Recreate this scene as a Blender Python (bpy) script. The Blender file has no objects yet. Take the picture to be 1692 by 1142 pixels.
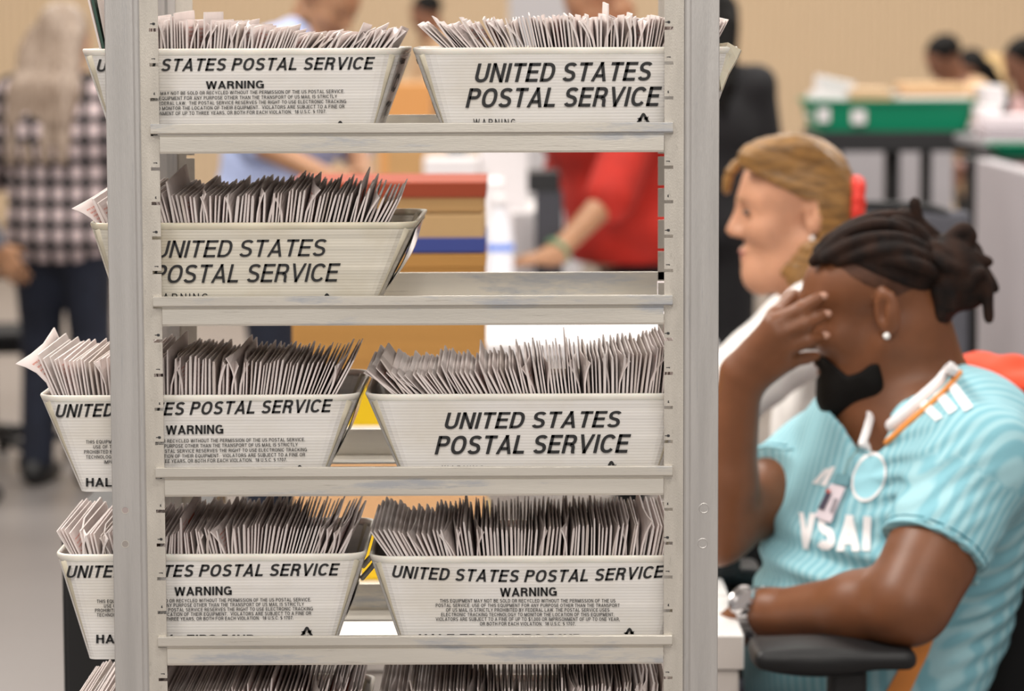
import bpy, bmesh, math, random
import numpy as np
from mathutils import Vector, Matrix
from mathutils.bvhtree import BVHTree

C = bpy.context.scene.collection
SC = bpy.context.scene

# ------------------------------------------------------------------ camera
W, H = 1692, 1142
FPX = 5259.0                       # focal length in pixels of the 1692 px wide frame
CAM_Z = 1.55
HORIZON = 42.0
cam_d = bpy.data.cameras.new('camera')
cam_d.sensor_fit = 'HORIZONTAL'
cam_d.sensor_width = 36.0
cam_d.lens = FPX / W * 36.0
cam_d.clip_end = 200
cam = bpy.data.objects.new('camera', cam_d)
C.objects.link(cam)
PITCH = math.atan((H / 2 - HORIZON) / FPX)
ROLL = math.radians(0.2)
cam.matrix_world = (Matrix.Translation((0, 0, CAM_Z)) @ Matrix.Rotation(math.pi / 2 - PITCH, 4, 'X')
                    @ Matrix.Rotation(-ROLL, 4, 'Z'))
SC.camera = cam
Y0 = 3.05                          # front plane of the rack
cam_d.dof.use_dof = True
cam_d.dof.focus_distance = Y0 + 0.05
cam_d.dof.aperture_fstop = 6.2
cam_d.dof.aperture_blades = 0

# ------------------------------------------------------------------ world, lamps, exposure
SC.view_settings.view_transform = 'Standard'
SC.view_settings.look = 'None'
SC.view_settings.gamma = 1.0
SC.view_settings.exposure = 0.0
SC.view_settings.use_curve_mapping = False
SC.cycles.use_denoising = True
SC.cycles.max_bounces = 6
SC.cycles.sample_clamp_indirect = 4.0

world = bpy.data.worlds.new('world')
SC.world = world
world.use_nodes = True
wb = world.node_tree.nodes['Background']
wb.inputs[0].default_value = (0.92, 0.87, 0.84, 1)
wb.inputs[1].default_value = 0.50


def lamp(x, y, z, w, h, power, col=(1, 0.945, 0.87), aim=None):
    d = bpy.data.lights.new('ceiling_lamp', 'AREA')
    d.shape = 'RECTANGLE'
    d.size, d.size_y = w, h
    d.energy = power
    d.color = col
    o = bpy.data.objects.new('ceiling_lamp', d)
    C.objects.link(o)
    o.location = (x, y, z)
    if aim:
        o.rotation_euler = (Vector(aim) - Vector((x, y, z))).to_track_quat('-Z', 'Y').to_euler()
    return o


# rows of ceiling lamps of the hall
lamp(-2.3, 4.2, 4.6, 1.6, 1.6, 225)
lamp(0.12, -1.6, 4.6, 0.5, 1.6, 110)
lamp(0.9, 1.0, 4.8, 1.4, 0.6, 70)
lamp(2.4, 4.6, 4.8, 1.6, 1.6, 85)
lamp(-2.2, 0.2, 4.4, 1.4, 1.0, 80)
lamp(0.3, -3.4, 3.6, 2.4, 0.8, 60, aim=(0, 3, 1.2))
lamp(-3.2, 9.5, 5.2, 2.4, 1.6, 160)
lamp(0.4, 8.6, 5.2, 2.4, 1.6, 140)
lamp(3.6, 10.5, 5.2, 2.4, 1.6, 170)
lamp(-4.0, 16.5, 5.6, 3.0, 2.0, 330)
lamp(0.5, 16.5, 5.6, 3.0, 2.0, 330)
lamp(5.0, 16.5, 5.6, 3.0, 2.0, 330)

CMW = cam.matrix_world.copy()


def ray(px, py):
    return (CMW.to_3x3() @ Vector(((px - W / 2) / FPX, -(py - H / 2) / FPX, -1.0))).normalized()


def at(px, py, Y):
    """the point of the vertical plane y = Y that the photo shows at this pixel"""
    r = ray(px, py)
    return CMW.translation + r * (Y / r.y)


def ground(px, py, z=0.0):
    r = ray(px, py)
    return CMW.translation + r * ((z - CAM_Z) / r.z)


# ------------------------------------------------------------------ materials
def mat(name, col, rough=0.6, metal=0.0, spec=0.5, var=0.0, vscale=8.0, stretch=None, bump=0.0, bscale=40.0, sss=0.0, sheen=0.0, vcol2=None):
    m = bpy.data.materials.new(name)
    m.use_nodes = True
    nt = m.node_tree
    b = nt.nodes['Principled BSDF']
    b.inputs['Base Color'].default_value = (*col, 1)
    b.inputs['Roughness'].default_value = rough
    b.inputs['Metallic'].default_value = metal
    b.inputs['Specular IOR Level'].default_value = spec
    if sss:
        b.inputs['Subsurface Weight'].default_value = sss
        b.inputs['Subsurface Radius'].default_value = (0.02, 0.008, 0.004)
        b.inputs['Subsurface Scale'].default_value = 0.5
    if sheen:
        b.inputs['Sheen Weight'].default_value = sheen
    if var or bump:
        tc = nt.nodes.new('ShaderNodeTexCoord')
        mp = nt.nodes.new('ShaderNodeMapping')
        nt.links.new(tc.outputs['Object'], mp.inputs[0])
        if stretch:
            mp.inputs['Scale'].default_value = stretch
    if var:
        n = nt.nodes.new('ShaderNodeTexNoise')
        n.inputs['Scale'].default_value = vscale
        n.inputs['Detail'].default_value = 5
        nt.links.new(mp.outputs[0], n.inputs['Vector'])
        r = nt.nodes.new('ShaderNodeValToRGB')
        c2 = vcol2 or tuple(c * (1 - var) for c in col)
        r.color_ramp.elements[0].position = 0.32
        r.color_ramp.elements[1].position = 0.68
        r.color_ramp.elements[0].color = (*c2, 1)
        r.color_ramp.elements[1].color = (*[min(1, c * (1 + var * 0.35)) for c in col], 1)
        nt.links.new(n.outputs['Fac'], r.inputs[0])
        nt.links.new(r.outputs[0], b.inputs['Base Color'])
    if bump:
        n2 = nt.nodes.new('ShaderNodeTexNoise')
        n2.inputs['Scale'].default_value = bscale
        n2.inputs['Detail'].default_value = 4
        nt.links.new(mp.outputs[0], n2.inputs['Vector'])
        bp = nt.nodes.new('ShaderNodeBump')
        bp.inputs['Strength'].default_value = bump
        bp.inputs['Distance'].default_value = 0.002
        nt.links.new(n2.outputs['Fac'], bp.inputs['Height'])
        nt.links.new(bp.outputs[0], b.inputs['Normal'])
    return m


def mat_ribbed(name, col, period, axis, amount=0.06, rough=0.6, spec=0.4, dirt=None, sss=0.0, bump=0.4, width=0.5):
    """a plain colour with fine ribs running across one axis (plastic flutes, wall corrugation)"""
    m = mat(name, col, rough, spec=spec)
    nt = m.node_tree
    b = nt.nodes['Principled BSDF']
    tc = nt.nodes.new('ShaderNodeTexCoord')
    sep = nt.nodes.new('ShaderNodeSeparateXYZ')
    nt.links.new(tc.outputs['Object'], sep.inputs[0])
    mul = nt.nodes.new('ShaderNodeMath'); mul.operation = 'MULTIPLY'
    mul.inputs[1].default_value = 2 * math.pi / period
    nt.links.new(sep.outputs[axis], mul.inputs[0])
    sn = nt.nodes.new('ShaderNodeMath'); sn.operation = 'SINE'
    nt.links.new(mul.outputs[0], sn.inputs[0])
    bp = nt.nodes.new('ShaderNodeBump')
    bp.inputs['Strength'].default_value = bump
    bp.inputs['Distance'].default_value = period * 0.25
    nt.links.new(sn.outputs[0], bp.inputs['Height'])
    nt.links.new(bp.outputs[0], b.inputs['Normal'])
    # wear: long streaks along the ribs and soft grime
    mp = nt.nodes.new('ShaderNodeMapping')
    sc = [3.0, 3.0, 3.0]; sc['XYZ'.index(axis)] = 160.0
    mp.inputs['Scale'].default_value = sc
    nt.links.new(tc.outputs['Object'], mp.inputs[0])
    n = nt.nodes.new('ShaderNodeTexNoise'); n.inputs['Scale'].default_value = 1.0; n.inputs['Detail'].default_value = 3
    nt.links.new(mp.outputs[0], n.inputs['Vector'])
    r = nt.nodes.new('ShaderNodeValToRGB')
    r.color_ramp.elements[0].position = 0.3; r.color_ramp.elements[1].position = 0.7
    r.color_ramp.elements[0].color = (*[c * (1 - amount * 2.2) for c in col], 1)
    r.color_ramp.elements[1].color = (*[min(1, c * (1 + amount)) for c in col], 1)
    nt.links.new(n.outputs['Fac'], r.inputs[0])
    out = r.outputs[0]
    if dirt:
        n2 = nt.nodes.new('ShaderNodeTexNoise'); n2.inputs['Scale'].default_value = 14; n2.inputs['Detail'].default_value = 6
        nt.links.new(tc.outputs['Object'], n2.inputs['Vector'])
        r2 = nt.nodes.new('ShaderNodeValToRGB')
        r2.color_ramp.elements[0].position = 0.52; r2.color_ramp.elements[1].position = 0.8
        nt.links.new(n2.outputs['Fac'], r2.inputs[0])
        mx = nt.nodes.new('ShaderNodeMix'); mx.data_type = 'RGBA'
        mx.inputs['B'].default_value = (*dirt, 1)
        nt.links.new(r2.outputs[0], mx.inputs['Factor'])
        nt.links.new(out, mx.inputs['A'])
        out = mx.outputs['Result']
    nt.links.new(out, b.inputs['Base Color'])
    if sss:
        b.inputs['Subsurface Weight'].default_value = sss
        b.inputs['Subsurface Radius'].default_value = (0.02, 0.018, 0.014)
    return m


# ------------------------------------------------------------------ object helpers
WLOC = {}


def tag(o, label=None, cat=None, group=None, kind=None):
    if label: o['label'] = label
    if cat: o['category'] = cat
    if group: o['group'] = group
    if kind: o['kind'] = kind
    return o


def thing(name, label, cat, loc=(0, 0, 0), group=None):
    o = bpy.data.objects.new(name, None)
    C.objects.link(o)
    o.location = loc
    o.empty_display_size = 0.05
    WLOC[o.name] = Vector(loc)
    return tag(o, label, cat, group)


def make_mesh(name, V, F, mats, mi=None, smooth=False, uv=None):
    me = bpy.data.meshes.new(name)
    me.from_pydata([tuple(v) for v in V], [], F)
    if not isinstance(mats, (list, tuple)): mats = [mats]
    for m in mats: me.materials.append(m)
    if mi is not None: me.polygons.foreach_set('material_index', np.asarray(mi, dtype=np.int32))
    if smooth: me.polygons.foreach_set('use_smooth', np.ones(len(me.polygons), dtype=bool))
    if uv is not None:
        ul = me.uv_layers.new(name='UVMap')
        idx = np.empty(len(me.loops), dtype=np.int32)
        me.loops.foreach_get('vertex_index', idx)
        ul.data.foreach_set('uv', np.asarray(uv, dtype=np.float32)[idx].ravel())
    me.update()
    return me


def obj(name, V, F, mats, parent=None, mi=None, smooth=False, uv=None, loc=None, bevel=0.0, seg=2):
    """links ONE mesh object; V is in world coordinates"""
    V = np.asarray([tuple(v) for v in V], dtype=float).reshape(-1, 3)
    if parent is not None:
        off = WLOC[parent.name]
    else:
        off = Vector(loc) if loc is not None else Vector((float(V[:, 0].mean()), float(V[:, 1].mean()), float(V[:, 2].min())))
    me = make_mesh(name, V - np.array(off), F, mats, mi, smooth, uv)
    o = bpy.data.objects.new(name, me)
    C.objects.link(o)
    if parent is not None:
        o.parent = parent
    else:
        o.location = off
    WLOC[o.name] = Vector(off)
    if bevel:
        b = o.modifiers.new('bevel', 'BEVEL')
        b.width = bevel; b.segments = seg; b.limit_method = 'ANGLE'; b.angle_limit = math.radians(40)
    return o


class MB:
    def __init__(self):
        self.v, self.f, self.mi = [], [], []

    def add(self, V, F, m=0):
        n = len(self.v)
        self.v.extend([tuple(p) for p in V])
        self.f.extend([tuple(i + n for i in q) for q in F])
        self.mi.extend([m] * len(F))
        return self

    def box(self, lo, hi, m=0):
        x0, y0, z0 = lo; x1, y1, z1 = hi
        V = [(x0, y0, z0), (x1, y0, z0), (x1, y1, z0), (x0, y1, z0), (x0, y0, z1), (x1, y0, z1), (x1, y1, z1), (x0, y1, z1)]
        F = [(3, 2, 1, 0), (4, 5, 6, 7), (0, 1, 5, 4), (1, 2, 6, 5), (2, 3, 7, 6), (3, 0, 4, 7)]
        return self.add(V, F, m)

    def obox(self, c, ax, ay, az, sx, sy, sz, m=0):
        c = Vector(c); ax = Vector(ax) * sx / 2; ay = Vector(ay) * sy / 2; az = Vector(az) * sz / 2
        V = [c + a * ax + b * ay + d * az for d in (-1, 1) for a, b in ((-1, -1), (1, -1), (1, 1), (-1, 1))]
        F = [(3, 2, 1, 0), (4, 5, 6, 7), (0, 1, 5, 4), (1, 2, 6, 5), (2, 3, 7, 6), (3, 0, 4, 7)]
        return self.add(V, F, m)

    def prism(self, poly, axis, a, b, m=0):
        """poly: 2d outline in the other two axes (x,y order of the remaining axes), extruded from a to b"""
        n = len(poly)
        def P(p, t):
            if axis == 'X': return (t, p[0], p[1])
            if axis == 'Y': return (p[0], t, p[1])
            return (p[0], p[1], t)
        V = [P(p, a) for p in poly] + [P(p, b) for p in poly]
        F = [tuple(range(n - 1, -1, -1)), tuple(range(n, 2 * n))]
        F += [(i, (i + 1) % n, n + (i + 1) % n, n + i) for i in range(n)]
        return self.add(V, F, m)

    def tube(self, pts, r, n=10, m=0, flat=None):
        """swept round tube, r a number or one per point; flat = (normal, scale) squashes the section along a direction"""
        pts = [Vector(p) for p in pts]
        R = [r] * len(pts) if isinstance(r, (int, float)) else list(r)
        V, F = [], []
        prev = None
        for i, p in enumerate(pts):
            t = (pts[min(i + 1, len(pts) - 1)] - pts[max(i - 1, 0)]).normalized()
            if prev is None:
                a = Vector((0, 0, 1)) if abs(t.z) < 0.9 else Vector((1, 0, 0))
                u = t.cross(a).normalized()
            else:
                u = (prev - t * prev.dot(t)).normalized()
            prev = u
            w = t.cross(u)
            for k in range(n):
                a = 2 * math.pi * k / n
                d = u * math.cos(a) * R[i] + w * math.sin(a) * R[i]
                if flat:
                    nn = Vector(flat[0]).normalized()
                    d -= nn * d.dot(nn) * (1 - flat[1])
                V.append(p + d)
        for i in range(len(pts) - 1):
            for k in range(n):
                F.append((i * n + k, i * n + (k + 1) % n, (i + 1) * n + (k + 1) % n, (i + 1) * n + k))
        F.append(tuple(range(n - 1, -1, -1)))
        b = (len(pts) - 1) * n
        F.append(tuple(range(b, b + n)))
        return self.add(V, F, m)

    def lathe(self, c, prof, n=24, m=0):
        """prof: list of (radius, z)"""
        c = Vector(c)
        V, F = [], []
        for r, z in prof:
            for k in range(n):
                a = 2 * math.pi * k / n
                V.append(c + Vector((r * math.cos(a), r * math.sin(a), z)))
        for i in range(len(prof) - 1):
            for k in range(n):
                F.append((i * n + k, i * n + (k + 1) % n, (i + 1) * n + (k + 1) % n, (i + 1) * n + k))
        F.append(tuple(range(n - 1, -1, -1)))
        b = (len(prof) - 1) * n
        F.append(tuple(range(b, b + n)))
        return self.add(V, F, m)

    def loft(self, loops, cap0=True, cap1=True, m=0):
        n = len(loops[0])
        V = [p for L in loops for p in L]
        F = []
        for i in range(len(loops) - 1):
            for k in range(n):
                F.append((i * n + k, i * n + (k + 1) % n, (i + 1) * n + (k + 1) % n, (i + 1) * n + k))
        if cap0: F.append(tuple(range(n - 1, -1, -1)))
        if cap1: F.append(tuple(range((len(loops) - 1) * n, len(loops) * n)))
        return self.add(V, F, m)

    def obj(self, name, mats, parent=None, smooth=False, loc=None, bevel=0.0, seg=2):
        return obj(name, self.v, self.f, mats, parent, self.mi, smooth, None, loc, bevel, seg)


def smooth_path(P, n=8):
    """Catmull-Rom through points"""
    P = [Vector(p) for p in P]
    out = []
    for i in range(len(P) - 1):
        p0 = P[max(i - 1, 0)]; p1 = P[i]; p2 = P[i + 1]; p3 = P[min(i + 2, len(P) - 1)]
        for k in range(n):
            t = k / n
            out.append(0.5 * ((2 * p1) + (p2 - p0) * t + (2 * p0 - 5 * p1 + 4 * p2 - p3) * t * t + (3 * p1 - p0 - 3 * p2 + p3) * t ** 3))
    out.append(P[-1])
    return out


# ------------------------------------------------------------------ lettering: own grotesque capitals drawn as strokes
def _arc(cx, cy, rx, ry, a0, a1, n=14, p=2.35):
    out = []
    for k in range(n + 1):
        a = math.radians(a0 + (a1 - a0) * k / n)
        c, s = math.cos(a), math.sin(a)
        out.append((cx + rx * math.copysign(abs(c) ** (2 / p), c), cy + ry * math.copysign(abs(s) ** (2 / p), s)))
    return out


def glyph(ch, w):
    """(advance width, list of centre-line paths) for cap height 1 and stroke width w"""
    h = w / 2
    hv = h * 0.88
    t, b = 1 - hv, hv
    if ch == 'I': return w, [[(h, 0), (h, 1)]]
    if ch == 'L': return .58, [[(h, 0), (h, 1)], [(0, b), (.58, b)]]
    if ch in 'EF':
        P = [[(h, 0), (h, 1)], [(0, t), (.63, t)], [(0, .53), (.58, .53)]]
        if ch == 'E': P.append([(0, b), (.64, b)])
        return .64, P
    if ch == 'T': return .66, [[(.33, 0), (.33, 1)], [(0, t), (.66, t)]]
    if ch == 'H': return .70, [[(h, 0), (h, 1)], [(.70 - h, 0), (.70 - h, 1)], [(h, .53), (.70 - h, .53)]]
    if ch == 'N': return .70, [[(h, 0), (h, 1)], [(.70 - h, 0), (.70 - h, 1)], [(h * .9, 1.1), (.70 - h * .9, -.1)]]
    if ch == 'M': return .84, [[(h, 0), (h, 1)], [(.84 - h, 0), (.84 - h, 1)], [(h, 1.12), (.42, -.03)], [(.84 - h, 1.12), (.42, -.03)]]
    if ch == 'A': return .76, [[(h * .75, -.08), (.40, 1.08)], [(.76 - h * .75, -.08), (.36, 1.08)], [(.2, .28), (.56, .28)]]
    if ch == 'V': return .74, [[(h * .75, 1.08), (.39, -.08)], [(.74 - h * .75, 1.08), (.35, -.08)]]
    if ch == 'W': return 1.02, [[(h * .7, 1.08), (.285, -.08)], [(.255, -.08), (.52, 1.08)], [(.50, 1.08), (.765, -.08)], [(.735, -.08), (1.02 - h * .7, 1.08)]]
    if ch == 'Y': return .72, [[(h * .7, 1.08), (.36, .40)], [(.72 - h * .7, 1.08), (.36, .40)], [(.36, 0), (.36, .46)]]
    if ch == 'X': return .70, [[(h * .6, 1.08), (.70 - h * .6, -.08)], [(.70 - h * .6, 1.08), (h * .6, -.08)]]
    if ch == 'K': return .72, [[(h, 0), (h, 1)], [(h, .30), (.70, 1.12)], [(.30, .58), (.68, -.1)]]
    if ch == 'Z': return .62, [[(.02, t), (.60, t)], [(.0, b), (.62, b)], [(.54, .98), (.08, .02)]]
    if ch == 'O': return .78, [_arc(.39, .5, .39 - h, .5 - hv, 0, 360, 30)]
    if ch == '0': return .56, [_arc(.28, .5, .28 - h, .5 - hv, 0, 360, 26)]
    if ch == 'Q': return .78, [_arc(.39, .5, .39 - h, .5 - hv, 0, 360, 30), [(.46, .26), (.76, -.04)]]
    if ch == 'C': return .74, [_arc(.39, .5, .39 - h, .5 - hv, 38, 322, 26)]
    if ch == 'G': return .77, [_arc(.39, .5, .39 - h, .5 - hv, 42, 318, 26), [(.77 - h, 0), (.77 - h, .5)], [(.42, .46), (.77, .46)]]
    if ch == 'D': return .71, [[(h, 0), (h, 1)], [(h, t), (.3, t)] + _arc(.3, .5, .41 - h, .5 - hv, 90, -90, 16) + [(h, b)]]
    if ch in 'PR':
        P = [[(h, 0), (h, 1)], [(h, t), (.36, t)] + _arc(.36, .715, .30 - h, .285 - hv, 90, -90, 12) + [(h, .43 + hv)]]
        if ch == 'R':
            P.append([(.36, .46), (.50, .42), (.555, .30), (.57, .10), (.61, -.06)])
            return .70, P
        return .66, P
    if ch == 'B': return .69, [[(h, 0), (h, 1)], [(h, t), (.38, t)] + _arc(.38, .745, .27 - h, .255 - hv, 90, -90, 12) + [(h, .53)],
                               [(h, .53), (.40, .53)] + _arc(.40, .275, .29 - h, .275 - hv, 90, -90, 12) + [(h, b)]]
    if ch == 'U': return .70, [[(h, 1)] + _arc(.35, .36, .35 - h, .36 - hv, 180, 360, 16) + [(.70 - h, 1)]]
    if ch == 'J': return .54, [[(.54 - h, 1)] + _arc(.27, .3, .27 - h, .3 - hv, 0, -180, 12)]
    if ch in 'S$5' and ch != '5':
        P = [_arc(.34, .725, .34 - h - .01, .275 - hv, 28, 180, 12)[:-1] + [(h + .012, .70), (h + .05, .60), (.24, .545), (.46, .475), (.63 - h, .41), (.675 - h, .30)] + _arc(.34, .285, .34 - h, .285 - hv, 0, -158, 14)[1:]]
        if ch == '$': P.append([(.34, -.12), (.34, 1.12)])
        return .68, P
    if ch == '§': return .52, [_arc(.26, .80, .2, .2 - hv, 20, 200, 10) + [(.2, .58), (.36, .46)] + _arc(.26, .40, .2, .13, 20, -60, 6),
                               _arc(.26, .20, .2, .2 - hv, 200, 380, 10) + [(.32, .42), (.16, .54)] + _arc(.26, .60, .2, .13, 200, 120, 6)]
    if ch == '1': return .46, [[(.32, 0), (.32, 1)], [(.04, .74), (.24, .80), (.31, .98)]]
    if ch == '7': return .56, [[(0, t), (.56, t)], [(.50, .92), (.30, .5), (.22, -.02)]]
    if ch == '8': return .58, [_arc(.29, .74, .26 - h, .26 - hv, 0, 360, 20), _arc(.29, .275, .29 - h, .275 - hv, 0, 360, 20)]
    if ch == '5': return .57, [[(.54, t), (.14, t), (.09, .50)], [(.07, .50)] + _arc(.28, .32, .29 - h, .32 - hv, 115, -150, 16)]
    if ch == '4': return .58, [[(.42, 0), (.42, 1)], [(.58, .28), (.03, .28)], [(.05, .30), (.38, .96)]]
    if ch == '.': return w, [[(h, 0), (h, w * .95)]]
    if ch == ',': return w, [[(h, -.12), (h, w * .95)]]
    if ch == '-': return .34, [[(0, .36), (.34, .36)]]
    return .26, []


_tc = {}


def text_mesh(body, shear=0.0, w=0.19, space=0.10):
    key = (body, shear, w, space)
    if key in _tc: return _tc[key]
    V, F = [], []
    x = 0.0
    for ch in body:
        adv, paths = glyph(ch, w)
        for P in paths:
            P = [Vector((a, b)) for a, b in P]
            Q = [P[0]]
            for p in P[1:]:
                if (p - Q[-1]).length > 1e-4: Q.append(p)
            P = Q
            n = len(P)
            closed = (P[0] - P[-1]).length < 1e-3
            base = len(V)
            for i in range(n):
                a = P[i - 1] if i else (P[-2] if closed else None)
                b = P[i + 1] if i < n - 1 else (P[1] if closed else None)
                d0 = (P[i] - a).normalized() if a is not None else None
                d1 = (b - P[i]).normalized() if b is not None else None
                if d0 is None: d0 = d1
                if d1 is None: d1 = d0
                d = (d0 + d1).normalized()
                k = 1 / max(0.5, d.dot(d0))
                # horizontal strokes a little thinner, as in printed grotesques
                nx, ny = -d.y, d.x
                for s in (-1, 1):
                    px = P[i].x + s * nx * k * w / 2
                    py = P[i].y + s * ny * k * w / 2 * 0.88
                    py = min(1.012, max(-0.012 if ch not in ',$Q' else -0.14, py)) if ch != '$' else py
                    V.append((x + px + py * shear, py, 0.0))
            for i in range(n - 1):
                q = base + 2 * i
                F.append((q, q + 2, q + 3, q + 1))
        x += adv + (space if ch != ' ' else space * 0.6)
    _tc[key] = (np.array(V), F)
    return _tc[key]


def text_on(mb, body, x0, y0, x1, y1, Y, shear=0.0, w=0.19, space=0.10, rise=0.0, sag=0.0, m=0):
    """letters filling the pixel box on plane y = Y (rise: right end higher by so many pixels)"""
    V, F = text_mesh(body, shear, w, space)
    lo, hi = V.min(0), V.max(0)
    u = (V[:, 0] - lo[0]) / (hi[0] - lo[0]); v = V[:, 1]
    P = [at(x0 + (x1 - x0) * a, y1 + (y0 - y1) * b - rise * a + sag * 4 * a * (1 - a), Y) for a, b in zip(u, v)]
    mb.add(P, F, m)


# ------------------------------------------------------------------ smooth body surfaces (signed distance fields -> one mesh)
class Field:
    def __init__(self, lo, hi, h):
        self.h = h
        self.lo = np.array(lo, dtype=float)
        n = np.ceil((np.array(hi) - self.lo) / h).astype(int) + 1
        self.n = n
        self.ax = [self.lo[i] + h * np.arange(n[i]) for i in range(3)]
        self.d = np.full(n, 1.0, dtype=np.float32)

    def _region(self, lo, hi, pad):
        s = []
        for i in range(3):
            a = int(max(0, math.floor((lo[i] - pad - self.lo[i]) / self.h)))
            b = int(min(self.n[i], math.ceil((hi[i] + pad - self.lo[i]) / self.h) + 1))
            if b <= a: return None
            s.append(slice(a, b))
        return tuple(s)

    def put(self, prim, k=0.02, op='u'):
        fn, lo, hi = prim
        s = self._region(lo, hi, max(k, 4 * self.h) if op == 'u' else k + 3 * self.h)
        if s is None: return self
        X = self.ax[0][s[0]][:, None, None]; Y = self.ax[1][s[1]][None, :, None]; Z = self.ax[2][s[2]][None, None, :]
        e = fn(X, Y, Z).astype(np.float32)
        d = self.d[s]
        if op == 'u':
            hh = np.maximum(k - np.abs(d - e), 0) / max(k, 1e-6)
            self.d[s] = np.minimum(d, e) - hh * hh * k * 0.25
        else:
            e = -e
            hh = np.maximum(k - np.abs(d - e), 0) / max(k, 1e-6)
            self.d[s] = np.maximum(d, e) + hh * hh * k * 0.25
        return self

    def cut(self, fn, k=0.0):
        """keep only where fn(X,Y,Z) < 0"""
        e = fn(self.ax[0][:, None, None], self.ax[1][None, :, None], self.ax[2][None, None, :])
        e = np.broadcast_to(e, self.d.shape).astype(np.float32)
        if k:
            hh = np.maximum(k - np.abs(self.d - e), 0) / k
            self.d = np.maximum(self.d, e) + hh * hh * k * 0.25
        else:
            self.d = np.maximum(self.d, e)
        return self

    def warp(self, fn):
        self.d = self.d + np.broadcast_to(fn(self.ax[0][:, None, None], self.ax[1][None, :, None], self.ax[2][None, None, :]), self.d.shape).astype(np.float32)
        return self

    def mesh(self, relax=1):
        d = self.d.copy()
        d[0], d[-1], d[:, 0], d[:, -1], d[:, :, 0], d[:, :, -1] = [1.0] * 6
        neg = d < 0
        nx, ny, nz = d.shape
        cnt = np.zeros((nx - 1, ny - 1, nz - 1), dtype=np.int8)
        for a in (0, 1):
            for b in (0, 1):
                for c in (0, 1):
                    cnt += neg[a:nx - 1 + a, b:ny - 1 + b, c:nz - 1 + c]
        act = (cnt > 0) & (cnt < 8)
        I = np.argwhere(act)
        vid = np.full(act.shape, -1, dtype=np.int64)
        vid[tuple(I.T)] = np.arange(len(I))
        acc = np.zeros((len(I), 3)); num = np.zeros(len(I))
        cor = [(a, b, c) for a in (0, 1) for b in (0, 1) for c in (0, 1)]
        for p in cor:
            for ax in range(3):
                if p[ax] == 1: continue
                q = list(p); q[ax] = 1
                dp = d[I[:, 0] + p[0], I[:, 1] + p[1], I[:, 2] + p[2]]
                dq = d[I[:, 0] + q[0], I[:, 1] + q[1], I[:, 2] + q[2]]
                cr = (dp < 0) != (dq < 0)
                t = np.where(cr, dp / np.where(cr, dp - dq, 1), 0)
                pos = np.tile(np.array(p, float), (len(I), 1)); pos[:, ax] += t
                acc[cr] += pos[cr]; num[cr] += 1
        V = self.lo + self.h * (I + acc / np.maximum(num, 1)[:, None])
        Q = []
        for ax in range(3):
            o1, o2 = [(1, 2), (2, 0), (0, 1)][ax]
            sl0 = [slice(1, -1)] * 3; sl0[ax] = slice(0, -1)
            sl1 = [slice(1, -1)] * 3; sl1[ax] = slice(1, None)
            a, b = neg[tuple(sl0)], neg[tuple(sl1)]
            E = np.argwhere(a != b)
            if not len(E): continue
            flip = a[tuple(E.T)]
            base = E + np.array([0 if i == ax else 1 for i in range(3)])
            e1 = np.zeros(3, int); e1[o1] = 1
            e2 = np.zeros(3, int); e2[o2] = 1
            c = [base - e1 - e2, base - e2, base, base - e1]
            q = np.stack([vid[tuple(x.T)] for x in c], 1)
            q = np.where(flip[:, None], q, q[:, ::-1])
            Q.append(q)
        Q = np.concatenate(Q)
        for _ in range(relax):
            s = np.zeros_like(V); n = np.zeros(len(V))
            for a, b in ((0, 1), (1, 2), (2, 3), (3, 0)):
                np.add.at(s, Q[:, a], V[Q[:, b]]); np.add.at(n, Q[:, a], 1)
                np.add.at(s, Q[:, b], V[Q[:, a]]); np.add.at(n, Q[:, b], 1)
            V = V * 0.5 + 0.5 * s / np.maximum(n, 1)[:, None]
        return V, [tuple(int(i) for i in q) for q in Q]


def cone(a, b, ra, rb=None):
    a = np.array(a, float); b = np.array(b, float)
    rb = ra if rb is None else rb
    ab = b - a
    L = max(float(ab @ ab), 1e-12)
    def fn(X, Y, Z):
        px, py, pz = X - a[0], Y - a[1], Z - a[2]
        t = np.clip((px * ab[0] + py * ab[1] + pz * ab[2]) / L, 0, 1)
        return np.sqrt((px - t * ab[0]) ** 2 + (py - t * ab[1]) ** 2 + (pz - t * ab[2]) ** 2) - (ra + (rb - ra) * t)
    r = max(ra, rb)
    return fn, np.minimum(a, b) - r, np.maximum(a, b) + r


def ball(c, r):
    return cone(c, c, r)


def ell(c, r, axes=None):
    c = np.array(c, float); r = np.array(r, float)
    A = np.eye(3) if axes is None else np.array([tuple(Vector(x).normalized()) for x in axes])
    def fn(X, Y, Z):
        px, py, pz = X - c[0], Y - c[1], Z - c[2]
        q = [px * A[i][0] + py * A[i][1] + pz * A[i][2] for i in range(3)]
        k0 = np.sqrt(sum((q[i] / r[i]) ** 2 for i in range(3)))
        k1 = np.sqrt(sum((q[i] / r[i] ** 2) ** 2 for i in range(3)))
        return k0 * (k0 - 1) / np.maximum(k1, 1e-9)
    m = np.abs(A.T) @ r
    return fn, c - m, c + m


def rbox(c, s, axes, rad):
    c = np.array(c, float); s = np.array(s, float) / 2 - rad
    A = np.array([tuple(Vector(x).normalized()) for x in axes])
    def fn(X, Y, Z):
        px, py, pz = X - c[0], Y - c[1], Z - c[2]
        q = [np.abs(px * A[i][0] + py * A[i][1] + pz * A[i][2]) - s[i] for i in range(3)]
        out = np.sqrt(sum(np.maximum(x, 0) ** 2 for x in q))
        ins = np.minimum(np.maximum(np.maximum(q[0], q[1]), q[2]), 0)
        return out + ins - rad
    m = np.abs(A.T) @ (s + rad)
    return fn, c - m, c + m


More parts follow.
